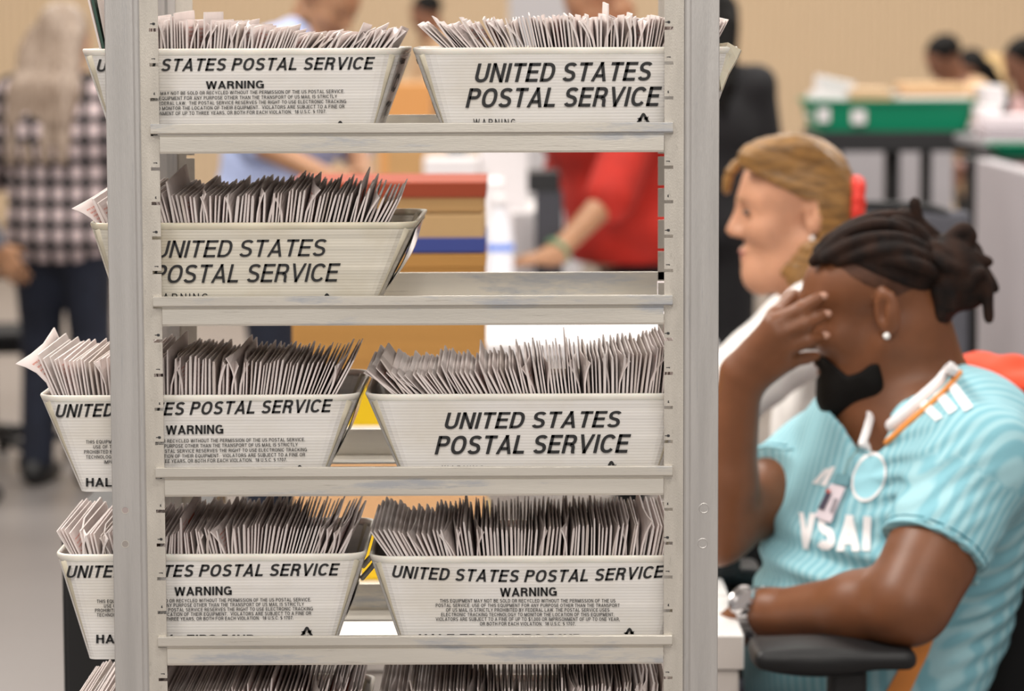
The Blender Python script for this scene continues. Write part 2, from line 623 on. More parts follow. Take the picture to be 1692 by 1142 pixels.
def bounds(prims, pad=0.03):
    lo = np.min([p[0][1] for p in prims], axis=0) - pad
    hi = np.max([p[0][2] for p in prims], axis=0) + pad
    return lo, hi


def solid(prims, h, relax=1, post=None, pad=0.03):
    """prims: list of (prim, k, op)"""
    lo, hi = bounds([p for p in prims if p[2] == 'u'], pad)
    f = Field(lo, hi, h)
    for p, k, op in prims: f.put(p, k, op)
    if post: post(f)
    return f.mesh(relax)


class Frame:
    """head frame: o between the ears, F forward, U up, L to the person's left"""
    def __init__(self, o, F, U=(0, 0, 1), s=1.0):
        self.o = Vector(o); self.F = Vector(F).normalized()
        U = Vector(U)
        self.U = (U - self.F * U.dot(self.F)).normalized()
        self.L = self.U.cross(self.F)
        self.s = s
        self.axes = (self.F, self.L, self.U)

    def p(self, f, l, u):
        return self.o + (self.F * f + self.L * l + self.U * u) * self.s


def head_prims(fr, female=False, ears=True, detail=True, back=0.098, top=0.127):
    s = fr.s
    P = []
    def E(f, l, u, rf, rl, ru, k=0.02, op='u', axes=None):
        P.append((ell(fr.p(f, l, u), (rf * s, rl * s, ru * s), axes or fr.axes), k * s, op))
    def K(a, b, ra, rb, k=0.02, op='u'):
        P.append((cone(fr.p(*a), fr.p(*b), ra * s, rb * s), k * s, op))
    E(0.086 - back, 0, 0.045, back, 0.076, top - 0.045, 0.0)              # cranium
    E(0.038, 0, 0.03, 0.056, 0.062, 0.066 - (0.127 - top), 0.03)               # forehead
    E(0.042, 0, -0.03, 0.05, 0.053, 0.062, 0.03)               # mid face
    for sg in (-1, 1):
        K((0.0, sg * 0.056, -0.045), (0.062, sg * 0.022, -0.098), 0.017, 0.018, 0.03)   # jaw line
        E(0.064, sg * 0.04, -0.022, 0.026, 0.02, 0.02, 0.03)   # cheek bone
        K((0.086, sg * 0.012, 0.028), (0.07, sg * 0.046, 0.026), 0.011, 0.01, 0.02)     # brow
    K((0.074, -0.012, -0.106), (0.074, 0.012, -0.106), 0.019, 0.019, 0.03)              # chin
    E(0.05, 0, -0.085, 0.045, 0.042, 0.03, 0.03)
    if detail:
        for sg in (-1, 1):
            E(0.096, sg * 0.031, 0.01, 0.016, 0.017, 0.012, 0.012, 's')
            E(0.08, sg * 0.031, 0.009, 0.0125, 0.0135, 0.0125, 0.004)
    nb = 0.012 if female else 0.0135
    K((0.093, 0, 0.02), (0.112, 0, -0.02), 0.0075, nb, 0.014)  # nose
    for sg in (-1, 1): E(0.1, sg * 0.013, -0.026, 0.012, 0.009, 0.009, 0.008)
    if detail:
        E(0.0915, 0, -0.055, 0.013, 0.024, 0.0075, 0.008)        # lips
        E(0.089, 0, -0.068, 0.013, 0.021, 0.008, 0.008)
        E(0.105, 0, -0.0615, 0.01, 0.024, 0.0018, 0.003, 's')
    if ears:
        for sg in (-1, 1):
            ax = ((fr.F * 0.95 - fr.L * sg * 0.3 + fr.U * 0.18), (fr.L * sg + fr.F * 0.3), fr.U - fr.F * 0.2)
            E(-0.012, sg * 0.079, 0.0, 0.019, 0.0075, 0.033, 0.007, axes=ax)
            E(-0.007, sg * 0.087, 0.002, 0.0105, 0.010, 0.018, 0.003, 's', axes=ax)
            E(-0.013, sg * 0.084, -0.003, 0.005, 0.005, 0.014, 0.003, axes=ax)
    return P


def hand_prims(w, d, n, side, curl=0.35, s=1.0, spread=0.05):
    """w wrist, d finger direction, n palm normal (the way the palm looks), side +1 when the thumb is on d x n"""
    w = Vector(w); d = Vector(d).normalized(); n = Vector(n); n = (n - d * n.dot(d)).normalized()
    t = d.cross(n) * side
    P = []
    c = w + d * 0.052 * s
    P.append((rbox(c, (0.09 * s, 0.078 * s, 0.026 * s), (d, t, n), 0.012 * s), 0.012, 'u'))
    P.append((cone(w - d * 0.02 * s, w + d * 0.02 * s, 0.026 * s, 0.026 * s), 0.02, 'u'))
    ln = (0.072, 0.08, 0.075, 0.058)
    for i in range(4):
        o = (0.029 - 0.0195 * i) * s
        a = w + d * (0.092 - 0.004 * abs(i - 1)) * s + t * o
        dd = (d + t * (1.3 - i) * spread).normalized()
        p = a
        ang = curl * 0.5
        for j, fr_ in enumerate((0.46, 0.31, 0.23)):
            v = dd * math.cos(ang) + n * math.sin(ang)
            q = p + v * ln[i] * fr_ * s
            P.append((cone(p, q, (0.0092 - 0.0008 * j) * s, (0.0085 - 0.0009 * j) * s), 0.004, 'u'))
            p = q; ang += curl
    a = w + d * 0.03 * s + t * 0.03 * s
    b = a + (d * 0.5 + t * 0.6 + n * 0.45).normalized() * 0.042 * s
    e = b + (d * 0.8 + t * 0.15 + n * 0.45).normalized() * 0.034 * s
    P.append((cone(a, b, 0.014 * s, 0.0105 * s), 0.012, 'u'))
    P.append((cone(b, e, 0.0105 * s, 0.008 * s), 0.004, 'u'))
    return P


# ------------------------------------------------------------------ palette
ALU = mat('brushed_aluminium', (0.56, 0.54, 0.52), rough=0.36, metal=0.6, var=0.12, vscale=3.0, stretch=(30, 30, 1.5), bump=0.2, bscale=60)
ALU_STRIP = mat('slotted_strip_aluminium', (0.60, 0.56, 0.50), rough=0.45, metal=0.45, var=0.12, vscale=4.0, stretch=(20, 20, 4), bump=0.25, bscale=120)
ALU_RAIL = mat('worn_aluminium_rail', (0.72, 0.68, 0.61), rough=0.33, metal=0.6, var=0.14, vscale=3.0, stretch=(1.2, 14, 14), bump=0.07, bscale=90)
def add_scuffs(m, stretch, col, lo=0.60):
    nt = m.node_tree; b = nt.nodes['Principled BSDF']
    base = [l for l in nt.links if l.to_socket == b.inputs['Base Color']][0].from_socket
    tc = nt.nodes.new('ShaderNodeTexCoord'); mp = nt.nodes.new('ShaderNodeMapping'); mp.inputs['Scale'].default_value = stretch
    n = nt.nodes.new('ShaderNodeTexNoise'); n.inputs['Scale'].default_value = 1.0; n.inputs['Detail'].default_value = 6; n.inputs['Roughness'].default_value = 0.7
    r = nt.nodes.new('ShaderNodeValToRGB'); r.color_ramp.elements[0].position = lo; r.color_ramp.elements[1].position = lo + 0.10
    mx = nt.nodes.new('ShaderNodeMix'); mx.data_type = 'RGBA'; mx.inputs['B'].default_value = (*col, 1)
    nt.links.new(tc.outputs['Object'], mp.inputs[0]); nt.links.new(mp.outputs[0], n.inputs['Vector']); nt.links.new(n.outputs['Fac'], r.inputs[0])
    nt.links.new(r.outputs[0], mx.inputs['Factor']); nt.links.new(base, mx.inputs['A']); nt.links.new(mx.outputs['Result'], b.inputs['Base Color'])


add_scuffs(ALU_RAIL, (14, 200, 500), (0.34, 0.31, 0.27), 0.62)
add_scuffs(ALU_RAIL, (5, 20, 30), (0.50, 0.51, 0.53), 0.54)
add_scuffs(ALU, (300, 100, 8), (0.40, 0.40, 0.41), 0.60)
add_scuffs(ALU_STRIP, (160, 100, 60), (0.46, 0.43, 0.38), 0.60)
SLOT = mat('slot_dark', (0.03, 0.03, 0.032), rough=0.7)
INK = mat('black_ink', (0.012, 0.012, 0.013), rough=0.55)
FLUTE = mat_ribbed('white_fluted_plastic', (0.70, 0.675, 0.65), 0.0029, 'Z', amount=0.05, rough=0.42, bump=0.10, dirt=(0.60, 0.56, 0.50), sss=0.15)
FLUTE_AGED = mat_ribbed('aged_fluted_plastic', (0.64, 0.60, 0.52), 0.0029, 'Z', amount=0.09, rough=0.45, bump=0.10, dirt=(0.50, 0.44, 0.33), sss=0.15)
RIM = mat('tray_rim_plastic', (0.70, 0.67, 0.61), rough=0.4, var=0.16, vscale=18, sss=0.15)
RIM_AGED = mat('aged_rim_plastic', (0.60, 0.55, 0.43), rough=0.4, var=0.2, vscale=18, sss=0.15)
WELD = mat('yellowed_corner_plastic', (0.50, 0.45, 0.35), rough=0.45, var=0.25, vscale=30)
CLEAR = mat('label_sleeve_film', (0.82, 0.81, 0.80), rough=0.12, spec=0.8)


def mat_paper(name, col, printed=False, bar=(0.75, 0.16, 0.06)):
    m = mat(name, col, rough=0.75, spec=0.25, var=0.05, vscale=30)
    nt = m.node_tree
    b = nt.nodes['Principled BSDF']
    base = [l for l in nt.links if l.to_socket == b.inputs['Base Color']][0].from_socket
    tr = nt.nodes.new('ShaderNodeBsdfTranslucent')
    mxs = nt.nodes.new('ShaderNodeMixShader'); mxs.inputs[0].default_value = 0.28
    nt.links.new(base, tr.inputs['Color'])
    nt.links.new(b.outputs[0], mxs.inputs[1]); nt.links.new(tr.outputs[0], mxs.inputs[2])
    nt.links.new(mxs.outputs[0], nt.nodes['Material Output'].inputs['Surface'])
    if not printed: return m
    tc = nt.nodes.new('ShaderNodeTexCoord')
    sp = nt.nodes.new('ShaderNodeSeparateXYZ')
    nt.links.new(tc.outputs['UV'], sp.inputs[0])
    def math_(op, a, bb=None, c=None):
        n = nt.nodes.new('ShaderNodeMath'); n.operation = op
        for i, x in enumerate((a, bb, c)):
            if x is None: continue
            if isinstance(x, (int, float)): n.inputs[i].default_value = x
            else: nt.links.new(x, n.inputs[i])
        return n.outputs[0]
    def win(u0, u1, v0, v1):
        a = math_('MULTIPLY', math_('GREATER_THAN', sp.outputs[0], u0), math_('LESS_THAN', sp.outputs[0], u1))
        c = math_('MULTIPLY', math_('GREATER_THAN', sp.outputs[1], v0), math_('LESS_THAN', sp.outputs[1], v1))
        return math_('MULTIPLY', a, c)
    def mix(f, colr, prev):
        mx = nt.nodes.new('ShaderNodeMix'); mx.data_type = 'RGBA'
        nt.links.new(f, mx.inputs['Factor']); nt.links.new(prev, mx.inputs['A'])
        mx.inputs['B'].default_value = (*colr, 1)
        return mx.outputs['Result']
    out = base
    # an orange block, a faint address panel of lines, a pale red line of print
    out = mix(win(0.30, 0.62, 0.80, 0.90), bar, out)
    lines = math_('GREATER_THAN', math_('SINE', math_('MULTIPLY', sp.outputs[1], 190.0)), 0.35)
    nz = nt.nodes.new('ShaderNodeTexNoise'); nz.inputs['Scale'].default_value = 60
    nt.links.new(tc.outputs['UV'], nz.inputs['Vector'])
    words = math_('MULTIPLY', lines, math_('GREATER_THAN', nz.outputs['Fac'], 0.45))
    out = mix(math_('MULTIPLY', words, win(0.05, 0.24, 0.76, 0.95)), (0.72, 0.32, 0.26), out)
    out = mix(math_('MULTIPLY', words, win(0.66, 0.95, 0.80, 0.96)), (0.45, 0.44, 0.46), out)
    out = mix(math_('MULTIPLY', words, win(0.1, 0.5, 0.55, 0.7)), (0.35, 0.34, 0.36), out)
    nt.links.new(out, b.inputs['Base Color'])
    return m


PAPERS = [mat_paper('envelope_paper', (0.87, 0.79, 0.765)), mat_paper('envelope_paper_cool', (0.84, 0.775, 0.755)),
          mat_paper('envelope_paper_printed', (0.87, 0.785, 0.765), True), mat_paper('envelope_paper_grey', (0.72, 0.64, 0.60))]  # last variant is a slightly grey paper stock, its own colour

# ------------------------------------------------------------------ the aluminium rack
ZT = [at(700, y, Y0 - 0.004).z for y in (203.5, 491.5, 773.5, 1051.5)]
step = (ZT[0] - ZT[3]) / 3
ZT = [ZT[0] - step * i for i in range(7)] 
RAIL_H = 0.0285
LEDGE = [z - RAIL_H + 0.0015 for z in ZT]
YB = Y0 + 0.276
XL0, XL1 = at(181, 560, Y0).x, at(268, 560, Y0).x
XR1, XR0 = at(1187.5, 560, Y0).x, at(1097.5, 560, Y0).x
RACK_TOP = 1.86

rack = thing('mail_rack', 'tall slotted aluminium rack holding white mail trays on four visible shelves', 'rack', ((XL0 + XR1) / 2, Y0 + 0.14, 0))
SLOT_Z = [ZT[0] - 0.0100 + k * step / 5 for k in range(-42, 20)]
SLOT_Z = [z for z in SLOT_Z if 0.15 < z < RACK_TOP - 0.02]


def post(x_out, x_in, y, yd, label=None):
    """channel section: outer wall, flat face, two ribs, then a slotted strip with notches on its inner edge"""
    s = 1 if x_in > x_out else -1
    w = abs(x_in - x_out)
    b = 0.0015
    ws = 0.0185                              # slotted strip
    # (distance from the outer edge, distance in front of the back) - front is y, going back is +yd
    prof = [(0, 0.0135), (0, 0.0008), (0.0008, 0), (0.0265, 0), (0.0275, 0.0008), (0.0285, 0.0002), (0.0315, 0.0), (0.033, 0.0012),
            (w - ws - 0.0012, 0.0012), (w - ws - 0.0006, 0.0032), (w - ws + 0.0006, 0.0032), (w - ws + 0.0006, 0.0055), (0.030, 0.0055), (0.0265, 0.003), (0.003, 0.003), (0.003, 0.0135)]
    poly = [(x_out + s * a, y + yd * c) for a, c in prof]
    m = MB().prism(poly, 'Z', 0.06, RACK_TOP)
    o = m.obj('post', ALU, rack)
    # strip outline in x,z with rounded notches
    xa, xb = x_out + s * (w - ws), x_in
    zs = sorted(SLOT_Z)
    V, F, mi = [], [], []
    mb = MB()
    nd, nh = 0.0085, 0.0032
    prev = 0.06
    ya, yb_ = y + yd * 0.0016, y + yd * 0.0036
    ylo, yhi = min(ya, yb_), max(ya, yb_)
    xlo, xhi = min(xa, xb), max(xa, xb)
    xn = x_in - s * nd
    for z in zs:
        mb.box((xlo, ylo, prev), (xhi, yhi, z - nh / 2))
        mb.box((min(xa, xn), ylo, z - nh / 2), (max(xa, xn), yhi, z + nh / 2))
        prev = z + nh / 2
    mb.box((xlo, ylo, prev), (xhi, yhi, RACK_TOP))
    st = mb.obj('slotted_strip', ALU_STRIP, o)
    rnd = random.Random(int(abs(x_in) * 1e4))
    for i, z in enumerate(zs):
        if z < 0.88 or z > 1.60: continue
        # a stamped mark above the notch
        xm = x_in - s * (0.0035 + 0.001 * rnd.random())
        zz = z + 0.0058
        yf = y + yd * 0.0014
        y_a, y_b = min(yf, yf + yd * 0.0003), max(yf, yf + yd * 0.0003)
        k = i % 3
        mk = MB()
        if k == 0: P = [(-0.0035, -0.0004), (-0.0016, -0.0004), (-0.001, -0.0012), (0.0008, -0.0013), (0.0014, 0), (0.0008, 0.0012), (-0.0012, 0.0012), (-0.0016, 0.0004), (-0.0035, 0.0004)]
        elif k == 1: P = [(-0.0006, -0.0012), (0.0010, -0.0012), (0.0004, 0.0001), (0.0009, 0.0010), (-0.0004, 0.0010)]
        else: P = [(-0.0024, -0.0003), (0.0004, -0.0003), (0.0006, -0.0008), (0.0014, -0.0006), (0.0013, 0.0005), (-0.0024, 0.0003)]
        mk.prism([(xm + a, zz + b) for a, b in P], 'Y', y_a, y_b)
        mk.obj('stamped_number', SLOT, o)
    return o


p_l = post(XL0, XL1, Y0, 1)
p_r = post(XR1, XR0, Y0, 1)
post(XL0, at(320, 280, YB).x, YB + 0.0136, -1)
post(XR1 + 0.006, at(1088, 350, YB).x, YB + 0.0136, -1)
# holes and rivets of the lower posts
for px, py in ((207, 843), (207, 899)):
    c = at(px, py, Y0)
    m = MB()
    V = []
    n = 20
    for r, dy in ((0.0038, -0.0003), (0.0031, -0.0003), (0.0031, 0.0)):
        V += [(c.x + r * math.cos(2 * math.pi * k / n), Y0 + dy, c.z + r * math.sin(2 * math.pi * k / n)) for k in range(n)]
    F = [(i * n + k, i * n + (k + 1) % n, (i + 1) * n + (k + 1) % n, (i + 1) * n + k) for i in range(2) for k in range(n)]
    m.add(V, F)
    m.add([(a, b - 0.00015, d) for a, b, d in V[2 * n:]], [tuple(range(n))], 1)
    m.obj('bolt_hole', [ALU_RAIL, mat('hole_' + str(py), (0.36, 0.30, 0.29) if py < 870 else (0.30, 0.27, 0.25), 0.8)], p_l)
for px, py in ((1163, 840), (1161, 898)):
    c = at(px, py, Y0)
    m = MB()
    m.add([(c.x + r * math.cos(2 * math.pi * k / 20), Y0 - dy, c.z + r * math.sin(2 * math.pi * k / 20)) for r, dy in ((0.0052, 0.0), (0.0046, 0.0004), (0.004, 0.0001)) for k in range(20)],
          [(i * 20 + k, i * 20 + (k + 1) % 20, (i + 1) * 20 + (k + 1) % 20, (i + 1) * 20 + k) for i in range(2) for k in range(20)] + [tuple(range(40, 60))])
    m.obj('rivet', ALU, p_r)


def rail_prof(y, yd, lip=0.0042):
    """(y,z) section: rounded lip on top, groove, face and a ledge the trays stand on"""
    P = [(0.002, 0.0), (-lip + 0.0008, 0.0), (-lip, -0.0008), (-lip, -0.0085), (-lip + 0.001, -0.0097), (-0.0008, -0.0100), (-0.0006, -0.0116), (-0.0018, -0.0124),
         (-0.0018, -0.0265), (-0.0010, -RAIL_H), (0.002, -RAIL_H)]
    return [(y + yd * a, b) for a, b in P]


for i, z in enumerate(ZT):
    for (y, yd, x0, x1, led) in ((Y0, 1, XL1, XR0, 0.045), (YB + 0.012, -1, at(320, 280, YB).x, at(1088, 350, YB).x, 0.062)):
        ext = 0.0078
        lipP = [(y + yd * a, z + b) for a, b in [(0.002, 0.0), (-0.0034, 0.0), (-0.0042, -0.0008), (-0.0042, -0.0085), (-0.0032, -0.0097), (0.002, -0.0099)]]
        m = MB()
        m.prism([(a, b) for a, b in lipP], 'X', x0 - ext, x1 + ext)
        faceP = [(y + yd * a, z + b) for a, b in [(0.002, -0.0099), (-0.0007, -0.0099), (-0.0006, -0.0116), (-0.0018, -0.0124), (-0.0018, -0.0265), (-0.0010, -RAIL_H), (led, -RAIL_H), (led, -RAIL_H + 0.0015), (0.002, -RAIL_H + 0.0015)]]
        m.prism(faceP, 'X', x0 + 0.0006, x1 - 0.0006)
        m.obj('shelf_rail', ALU_RAIL, rack)
for sx in (XL0 + 0.02, XR1 - 0.02):      # feet of the rack
    for y in (Y0 + 0.02, YB - 0.01):
        m = MB()
        m.prism([(y - 0.03, 0.0), (y + 0.03, 0.0), (y + 0.03, 0.05), (y - 0.03, 0.05)], 'X', sx - 0.014, sx + 0.014)
        m.box((sx - 0.02, y - 0.014, 0.048), (sx + 0.02, y + 0.014, 0.062))
        m.obj('foot', SLOT, rack, bevel=0.008)

# ------------------------------------------------------------------ mail trays
YT, YTB = Y0 + 0.0195, Y0 + 0.252


def rrect(x0, x1, y0, y1, z, r, n=5):
    P = []
    for cx, cy, a0 in ((x1 - r, y1 - r, 0), (x0 + r, y1 - r, 90), (x0 + r, y0 + r, 180), (x1 - r, y0 + r, 270)):
        for k in range(n + 1):
            a = math.radians(a0 + 90 * k / n)
            P.append((cx + r * math.cos(a), cy + r * math.sin(a), z))
    return P


WARN5 = ["THIS EQUIPMENT MAY NOT BE SOLD OR RECYCLED WITHOUT THE PERMISSION OF THE US POSTAL SERVICE.",
         "USE OF THIS EQUIPMENT FOR ANY PURPOSE OTHER THAN THE TRANSPORT OF US MAIL IS STRICTLY",
         "PROHIBITED BY FEDERAL LAW.  THE POSTAL SERVICE RESERVES THE RIGHT TO USE ELECTRONIC TRACKING",
         "TECHNOLOGY TO MONITOR THE LOCATION OF THEIR EQUIPMENT.  VIOLATORS ARE SUBJECT TO A FINE OR",
         "IMPRISONMENT OF UP TO THREE YEARS, OR BOTH FOR EACH VIOLATION.  18 U.S.C. § 1707."]
WARN6 = ["THIS EQUIPMENT MAY NOT BE SOLD OR RECYCLED WITHOUT THE PERMISSION OF THE US",
         "POSTAL SERVICE. USE OF THIS EQUIPMENT FOR ANY PURPOSE OTHER THAN THE TRANSPORT",
         "OF US MAIL IS STRICTLY PROHIBITED BY FEDERAL LAW. THE POSTAL SERVICE USES",
         "ELECTRONIC TRACKING TECHNOLOGY TO MONITOR THE LOCATION OF THIS EQUIPMENT.",
         "VIOLATORS ARE SUBJECT TO A FINE OF UP TO $1,000 OR IMPRISONMENT OF UP TO ONE YEAR,",
         "OR BOTH FOR EACH VIOLATION.  18 U.S.C. § 1707."]


def chasing_arrows(mb, px, py, size):
    """three bent arrows in a triangle; px,py apex, size in pixels"""
    c = (px, py + size * 0.48)
    for k in range(3):
        a = math.radians(-120 * k)
        def R(x, y):
            return (c[0] + x * math.cos(a) - y * math.sin(a), c[1] + x * math.sin(a) + y * math.cos(a))
        S = size / 20.0
        band = [(-6.5, -0.5), (-2.2, -8.6), (-0.6, -9.8), (0.9, -9.8), (2.4, -8.6), (4.6, -4.4)]
        inner = [(-3.6, 1.0), (0.1, -6.0), (0.15, -6.1), (0.2, -6.1), (0.3, -5.9), (1.9, -2.9)]
        V = [at(*R(x * S, y * S), YT - 0.0005) for x, y in band + inner]
        n = len(band)
        mb.add(V, [(i, i + 1, n + i + 1, n + i) for i in range(n - 1)])
        head = [(6.6, -5.6), (5.4, -0.3), (0.2, -2.0)]
        mb.add([at(*R(x * S, y * S), YT - 0.0005) for x, y in head], [(0, 1, 2)])


def make_tray(label, tl, tr, bl, br, yrim, lev, aged=False, skew=0.0):
    zr = at((tl + tr) / 2, yrim, YT).z
    zb = LEDGE[lev] + 0.0004
    x = lambda p: at(p, yrim, YT).x
    X0, X1, x0, x1 = x(tl), x(tr), x(bl), x(br)
    t = thing('mail_tray', label, 'mail tray', ((x0 + x1) / 2, (YT + YTB) / 2, zb), 'plastic mail trays on the rack')
    fl, rm = (FLUTE_AGED, RIM_AGED) if aged else (FLUTE, RIM)
    h = zr - zb
    def L(k, inset, r, dy=0.0):
        R = rrect(x0 + (X0 - x0) * k + inset, x1 + (X1 - x1) * k - inset, YT + 0.0012 * (1 - k) + inset + dy, YTB - 0.012 * (1 - k) - inset, zb + h * k, r)
        return [(a + skew * k * (b - YT) / (YTB - YT), b, d) for a, b, d in R]
    m = MB()
    loops = [L(0.0, 0.0, 0.008), L(0.03, 0.0, 0.009), L(0.5, 0.0, 0.015), L(0.93, 0.0, 0.021), L(0.93, 0.004, 0.018), L(0.5, 0.004, 0.012), L(0.05, 0.004, 0.006)]
    m.loft(loops)
    m.obj('tray_body', fl, t)
    # rolled rim, closed ring with a flat band
    r = MB()
    prof = [(0.931, 0.0002), (0.94, -0.0002), (0.985, -0.0002), (1.0, 0.0010), (1.0, 0.0032), (0.985, 0.0044), (0.931, 0.0042)]
    rl = [L(k, i, 0.0212 - i) for k, i in prof]
    n = len(rl[0])
    r.loft(rl + [rl[0]], False, False)
    r.obj('rim', rm, t, smooth=True)
    # outer corner welds
    for sx in (0, 1):
        for f0 in (0, 1):
            pts = []
            for k in (0.02, 0.25, 0.5, 0.75, 0.94):
                q = L(k, 0.0012, 0.008 + 0.014 * k)
                nn = 5 + 1
                idx = {(1, 0): 3 * nn + 2, (0, 0): 2 * nn + 3, (1, 1): 0 * nn + 2, (0, 1): 1 * nn + 3}[(sx, f0)]
                pts.append(q[idx])
            cw = MB()
            cw.tube(pts, [0.0018, 0.0026, 0.0038, 0.0048, 0.0056], 8, flat=((0, 1, 0), 0.35))
            cw.obj('corner_weld', WELD, t, smooth=True)
    return t, (X0, X1, x0, x1, zb, zr, skew)


def lettering(t, kind, **k):
    m = MB()
    Y = YT - 0.0005
    if kind == 'one':
        hx0, hx1, hy0, hy1, rise, sg = k['head']
        text_on(m, 'UNITED STATES POSTAL SERVICE', hx0, hy0, hx1, hy1, Y, shear=0.24, w=0.185, space=0.14, rise=rise, sag=sg)
        text_on(m, 'WARNING', *k['warn'], Y, w=0.20, space=0.11, rise=1.5)
        y = k['y']
        for s, (a, b) in zip(k['lines'], k['ext']):
            text_on(m, s, a, y, b, y + 5.6, Y, w=0.155, space=0.17, rise=k.get('lrise', 3))
            y += k['dy']
        if 'foot' in k:
            s, a, b, c, d = k['foot']
            text_on(m, s, a, b, c, d, Y, w=0.2, space=0.12)
    else:
        a = k['l1']; b = k['l2']
        text_on(m, 'UNITED STATES', *a, Y, shear=0.24, w=k.get('w', 0.18), space=0.12, rise=3)
        text_on(m, 'POSTAL SERVICE', *b, Y, shear=0.24, w=k.get('w', 0.18), space=0.12, rise=3)
        text_on(m, 'WARNING', *k['warn'], Y, w=0.14, space=0.34)
    m.obj('printed_lettering', INK, t)
    if 'arr' in k:
        r = MB(); chasing_arrows(r, *k['arr']); r.obj('recycling_symbol', INK, t)


def lines_ext(c, widths):
    return [(c - w / 2, c + w / 2) for w in widths]


W5 = (362, 338, 368, 362, 302)
TR = {}
TR['1L'], G1L = make_tray('white tray at the left end of the top shelf, one-line printed heading', 130, 664, 188, 610, 80, 0, skew=0.004)
lettering(TR['1L'], 'one', head=(160, 620, 98, 118.5, 4, 0), warn=(340, 134.5, 436, 147), y=152, dy=8.3, lines=WARN5, ext=lines_ext(388, W5), lrise=4,
          foot=('HALF TRAY - TIPS 54UP', 205, 216, 462, 229), arr=(562, 200, 22))
TR['1R'], G1R = make_tray('white tray at the right end of the top shelf, large two-line heading and torn corner', 680, 1222, 741, 1162, 78, 0)
lettering(TR['1R'], 'two', l1=(785, 105, 1078, 136), l2=(769, 146, 1094, 178), warn=(782, 196.5, 852, 209), arr=(1063, 187, 26))
TR['2'], G2 = make_tray('yellowed tray standing alone on the second shelf with white sleeve on its end', 143, 690, 198, 610, 368, 1, aged=True, skew=0.005)
lettering(TR['2'], 'two', l1=(256, 398, 540, 426), l2=(251, 438, 563, 468), warn=(250, 485, 344, 498), arr=(540, 485, 24), w=0.15)
TR['3L'], G3L = make_tray('white tray at the left of the third shelf, holding an overhanging printed envelope', 60, 594, 130, 527, 653, 2, skew=0.003)
lettering(TR['3L'], 'one', head=(92, 550, 668.5, 690, 9, 0), warn=(274, 703.5, 369, 718), y=727.5, dy=8.3, lines=WARN5, ext=lines_ext(323, W5), lrise=4,
          foot=('HALF TRAY - TIPS 54UP', 142, 790, 402, 804), arr=(495, 769, 24))
TR['3R'], G3R = make_tray('cloudy white tray at the right of the third shelf, envelopes inside leaning left', 601, 1140, 671, 1080, 651, 2)
lettering(TR['3R'], 'two', l1=(735, 682, 1027, 709), l2=(718, 720.5, 1043, 751), warn=(730, 769.5, 800, 782), arr=(1010, 762, 26))
TR['4L'], G4L = make_tray('bright white tray at the left of the fourth shelf, above the black box', 88, 606, 143, 546, 916, 3)
lettering(TR['4L'], 'one', head=(110, 562, 935, 955, 4, 0), warn=(288, 970.5, 383, 984.5), y=991, dy=7.5, lines=WARN5, ext=lines_ext(337, tuple(w * 0.978 for w in W5)), lrise=3,
          foot=('HALF TRAY - TIPS 54UP', 159, 1049, 420, 1063), arr=(507, 1036, 24))
TR['4R'], G4R = make_tray('white tray at the right of the fourth shelf with six-line warning print', 608, 1150, 668, 1090, 919, 3)
lettering(TR['4R'], 'one', head=(648, 1099, 934, 954, 0, 8), warn=(826, 972, 920, 986), y=990, dy=7.6, lines=WARN6, ext=lines_ext(872, (290, 304, 270, 286, 304, 158)), lrise=0,
          foot=('HALF TRAY - TIPS 54UP', 692, 1048, 960, 1062), arr=(1040, 1038, 24))
TR['5L'], G5L = make_tray('lowest tray on the left, only its packed envelopes showing under the fourth shelf', 100, 606, 155, 546, 1193, 4)
TR['5R'], G5R = make_tray('lowest tray on the right, only its packed envelopes showing under the fourth shelf', 618, 1150, 672, 1090, 1193, 4)


# end sleeves and letters on the sloping tray ends
def end_point(G, side, k, y):
    """point on the outside of the tray end: k height 0..1, y depth 0..1"""
    X0, X1, x0, x1, zb, zr, skew = G
    x = (x1 + (X1 - x1) * k + 0.0006) if side > 0 else (x0 + (X0 - x0) * k - 0.0006)
    return Vector((x + skew * k * y, YT + (YTB - YT) * y, zb + (zr - zb) * k))


def sleeve(t, G, side, k0, k1, y0, y1, bulge=0.004, m=None):
    mb = MB()
    V, F = [], []
    n, q = 8, 6
    for i in range(n + 1):
        for j in range(q + 1):
            a, b = i / n, j / q
            p = end_point(G, side, k0 + (k1 - k0) * a, y0 + (y1 - y0) * b)
            p.x += side * (bulge * math.sin(math.pi * a) * math.sin(math.pi * (0.15 + 0.7 * b)) + 0.0005)
            V.append(p)
    for i in range(n):
        for j in range(q):
            V0 = i * (q + 1) + j
            F.append((V0, V0 + 1, V0 + q + 2, V0 + q + 1))
    nv = len(V)
    V += [v - Vector((side * 0.0009, 0, 0)) for v in V]
    F += [tuple(reversed([i + nv for i in f])) for f in F]
    mb.add(V, F)
    return mb.obj('label_sleeve', m or CLEAR, t, smooth=True)


sleeve(TR['2'], G2, 1, 0.30, 0.92, 0.08, 0.8, 0.007)['label'] = 'white label sleeve on the tray end'
sleeve(TR['3L'], G3L, 1, 0.25, 0.9, 0.2, 0.8, 0.004)
sleeve(TR['4L'], G4L, 1, 0.3, 0.7, 0.2, 0.8, 0.003)
h = MB()
h.tube(smooth_path([end_point(G4L, 1, 0.78, 0.25) + Vector((0.0, 0, 0)), end_point(G4L, 1, 0.84, 0.3) + Vector((0.007, 0, 0.002)), end_point(G4L, 1, 0.8, 0.34) + Vector((0.012, 0, 0)), end_point(G4L, 1, 0.62, 0.38) + Vector((0.004, 0, 0))], 6), 0.0026, 8, flat=((0, 1, 0), 3.0))
h.obj('handle_strap', RIM, TR['4L'], smooth=True)


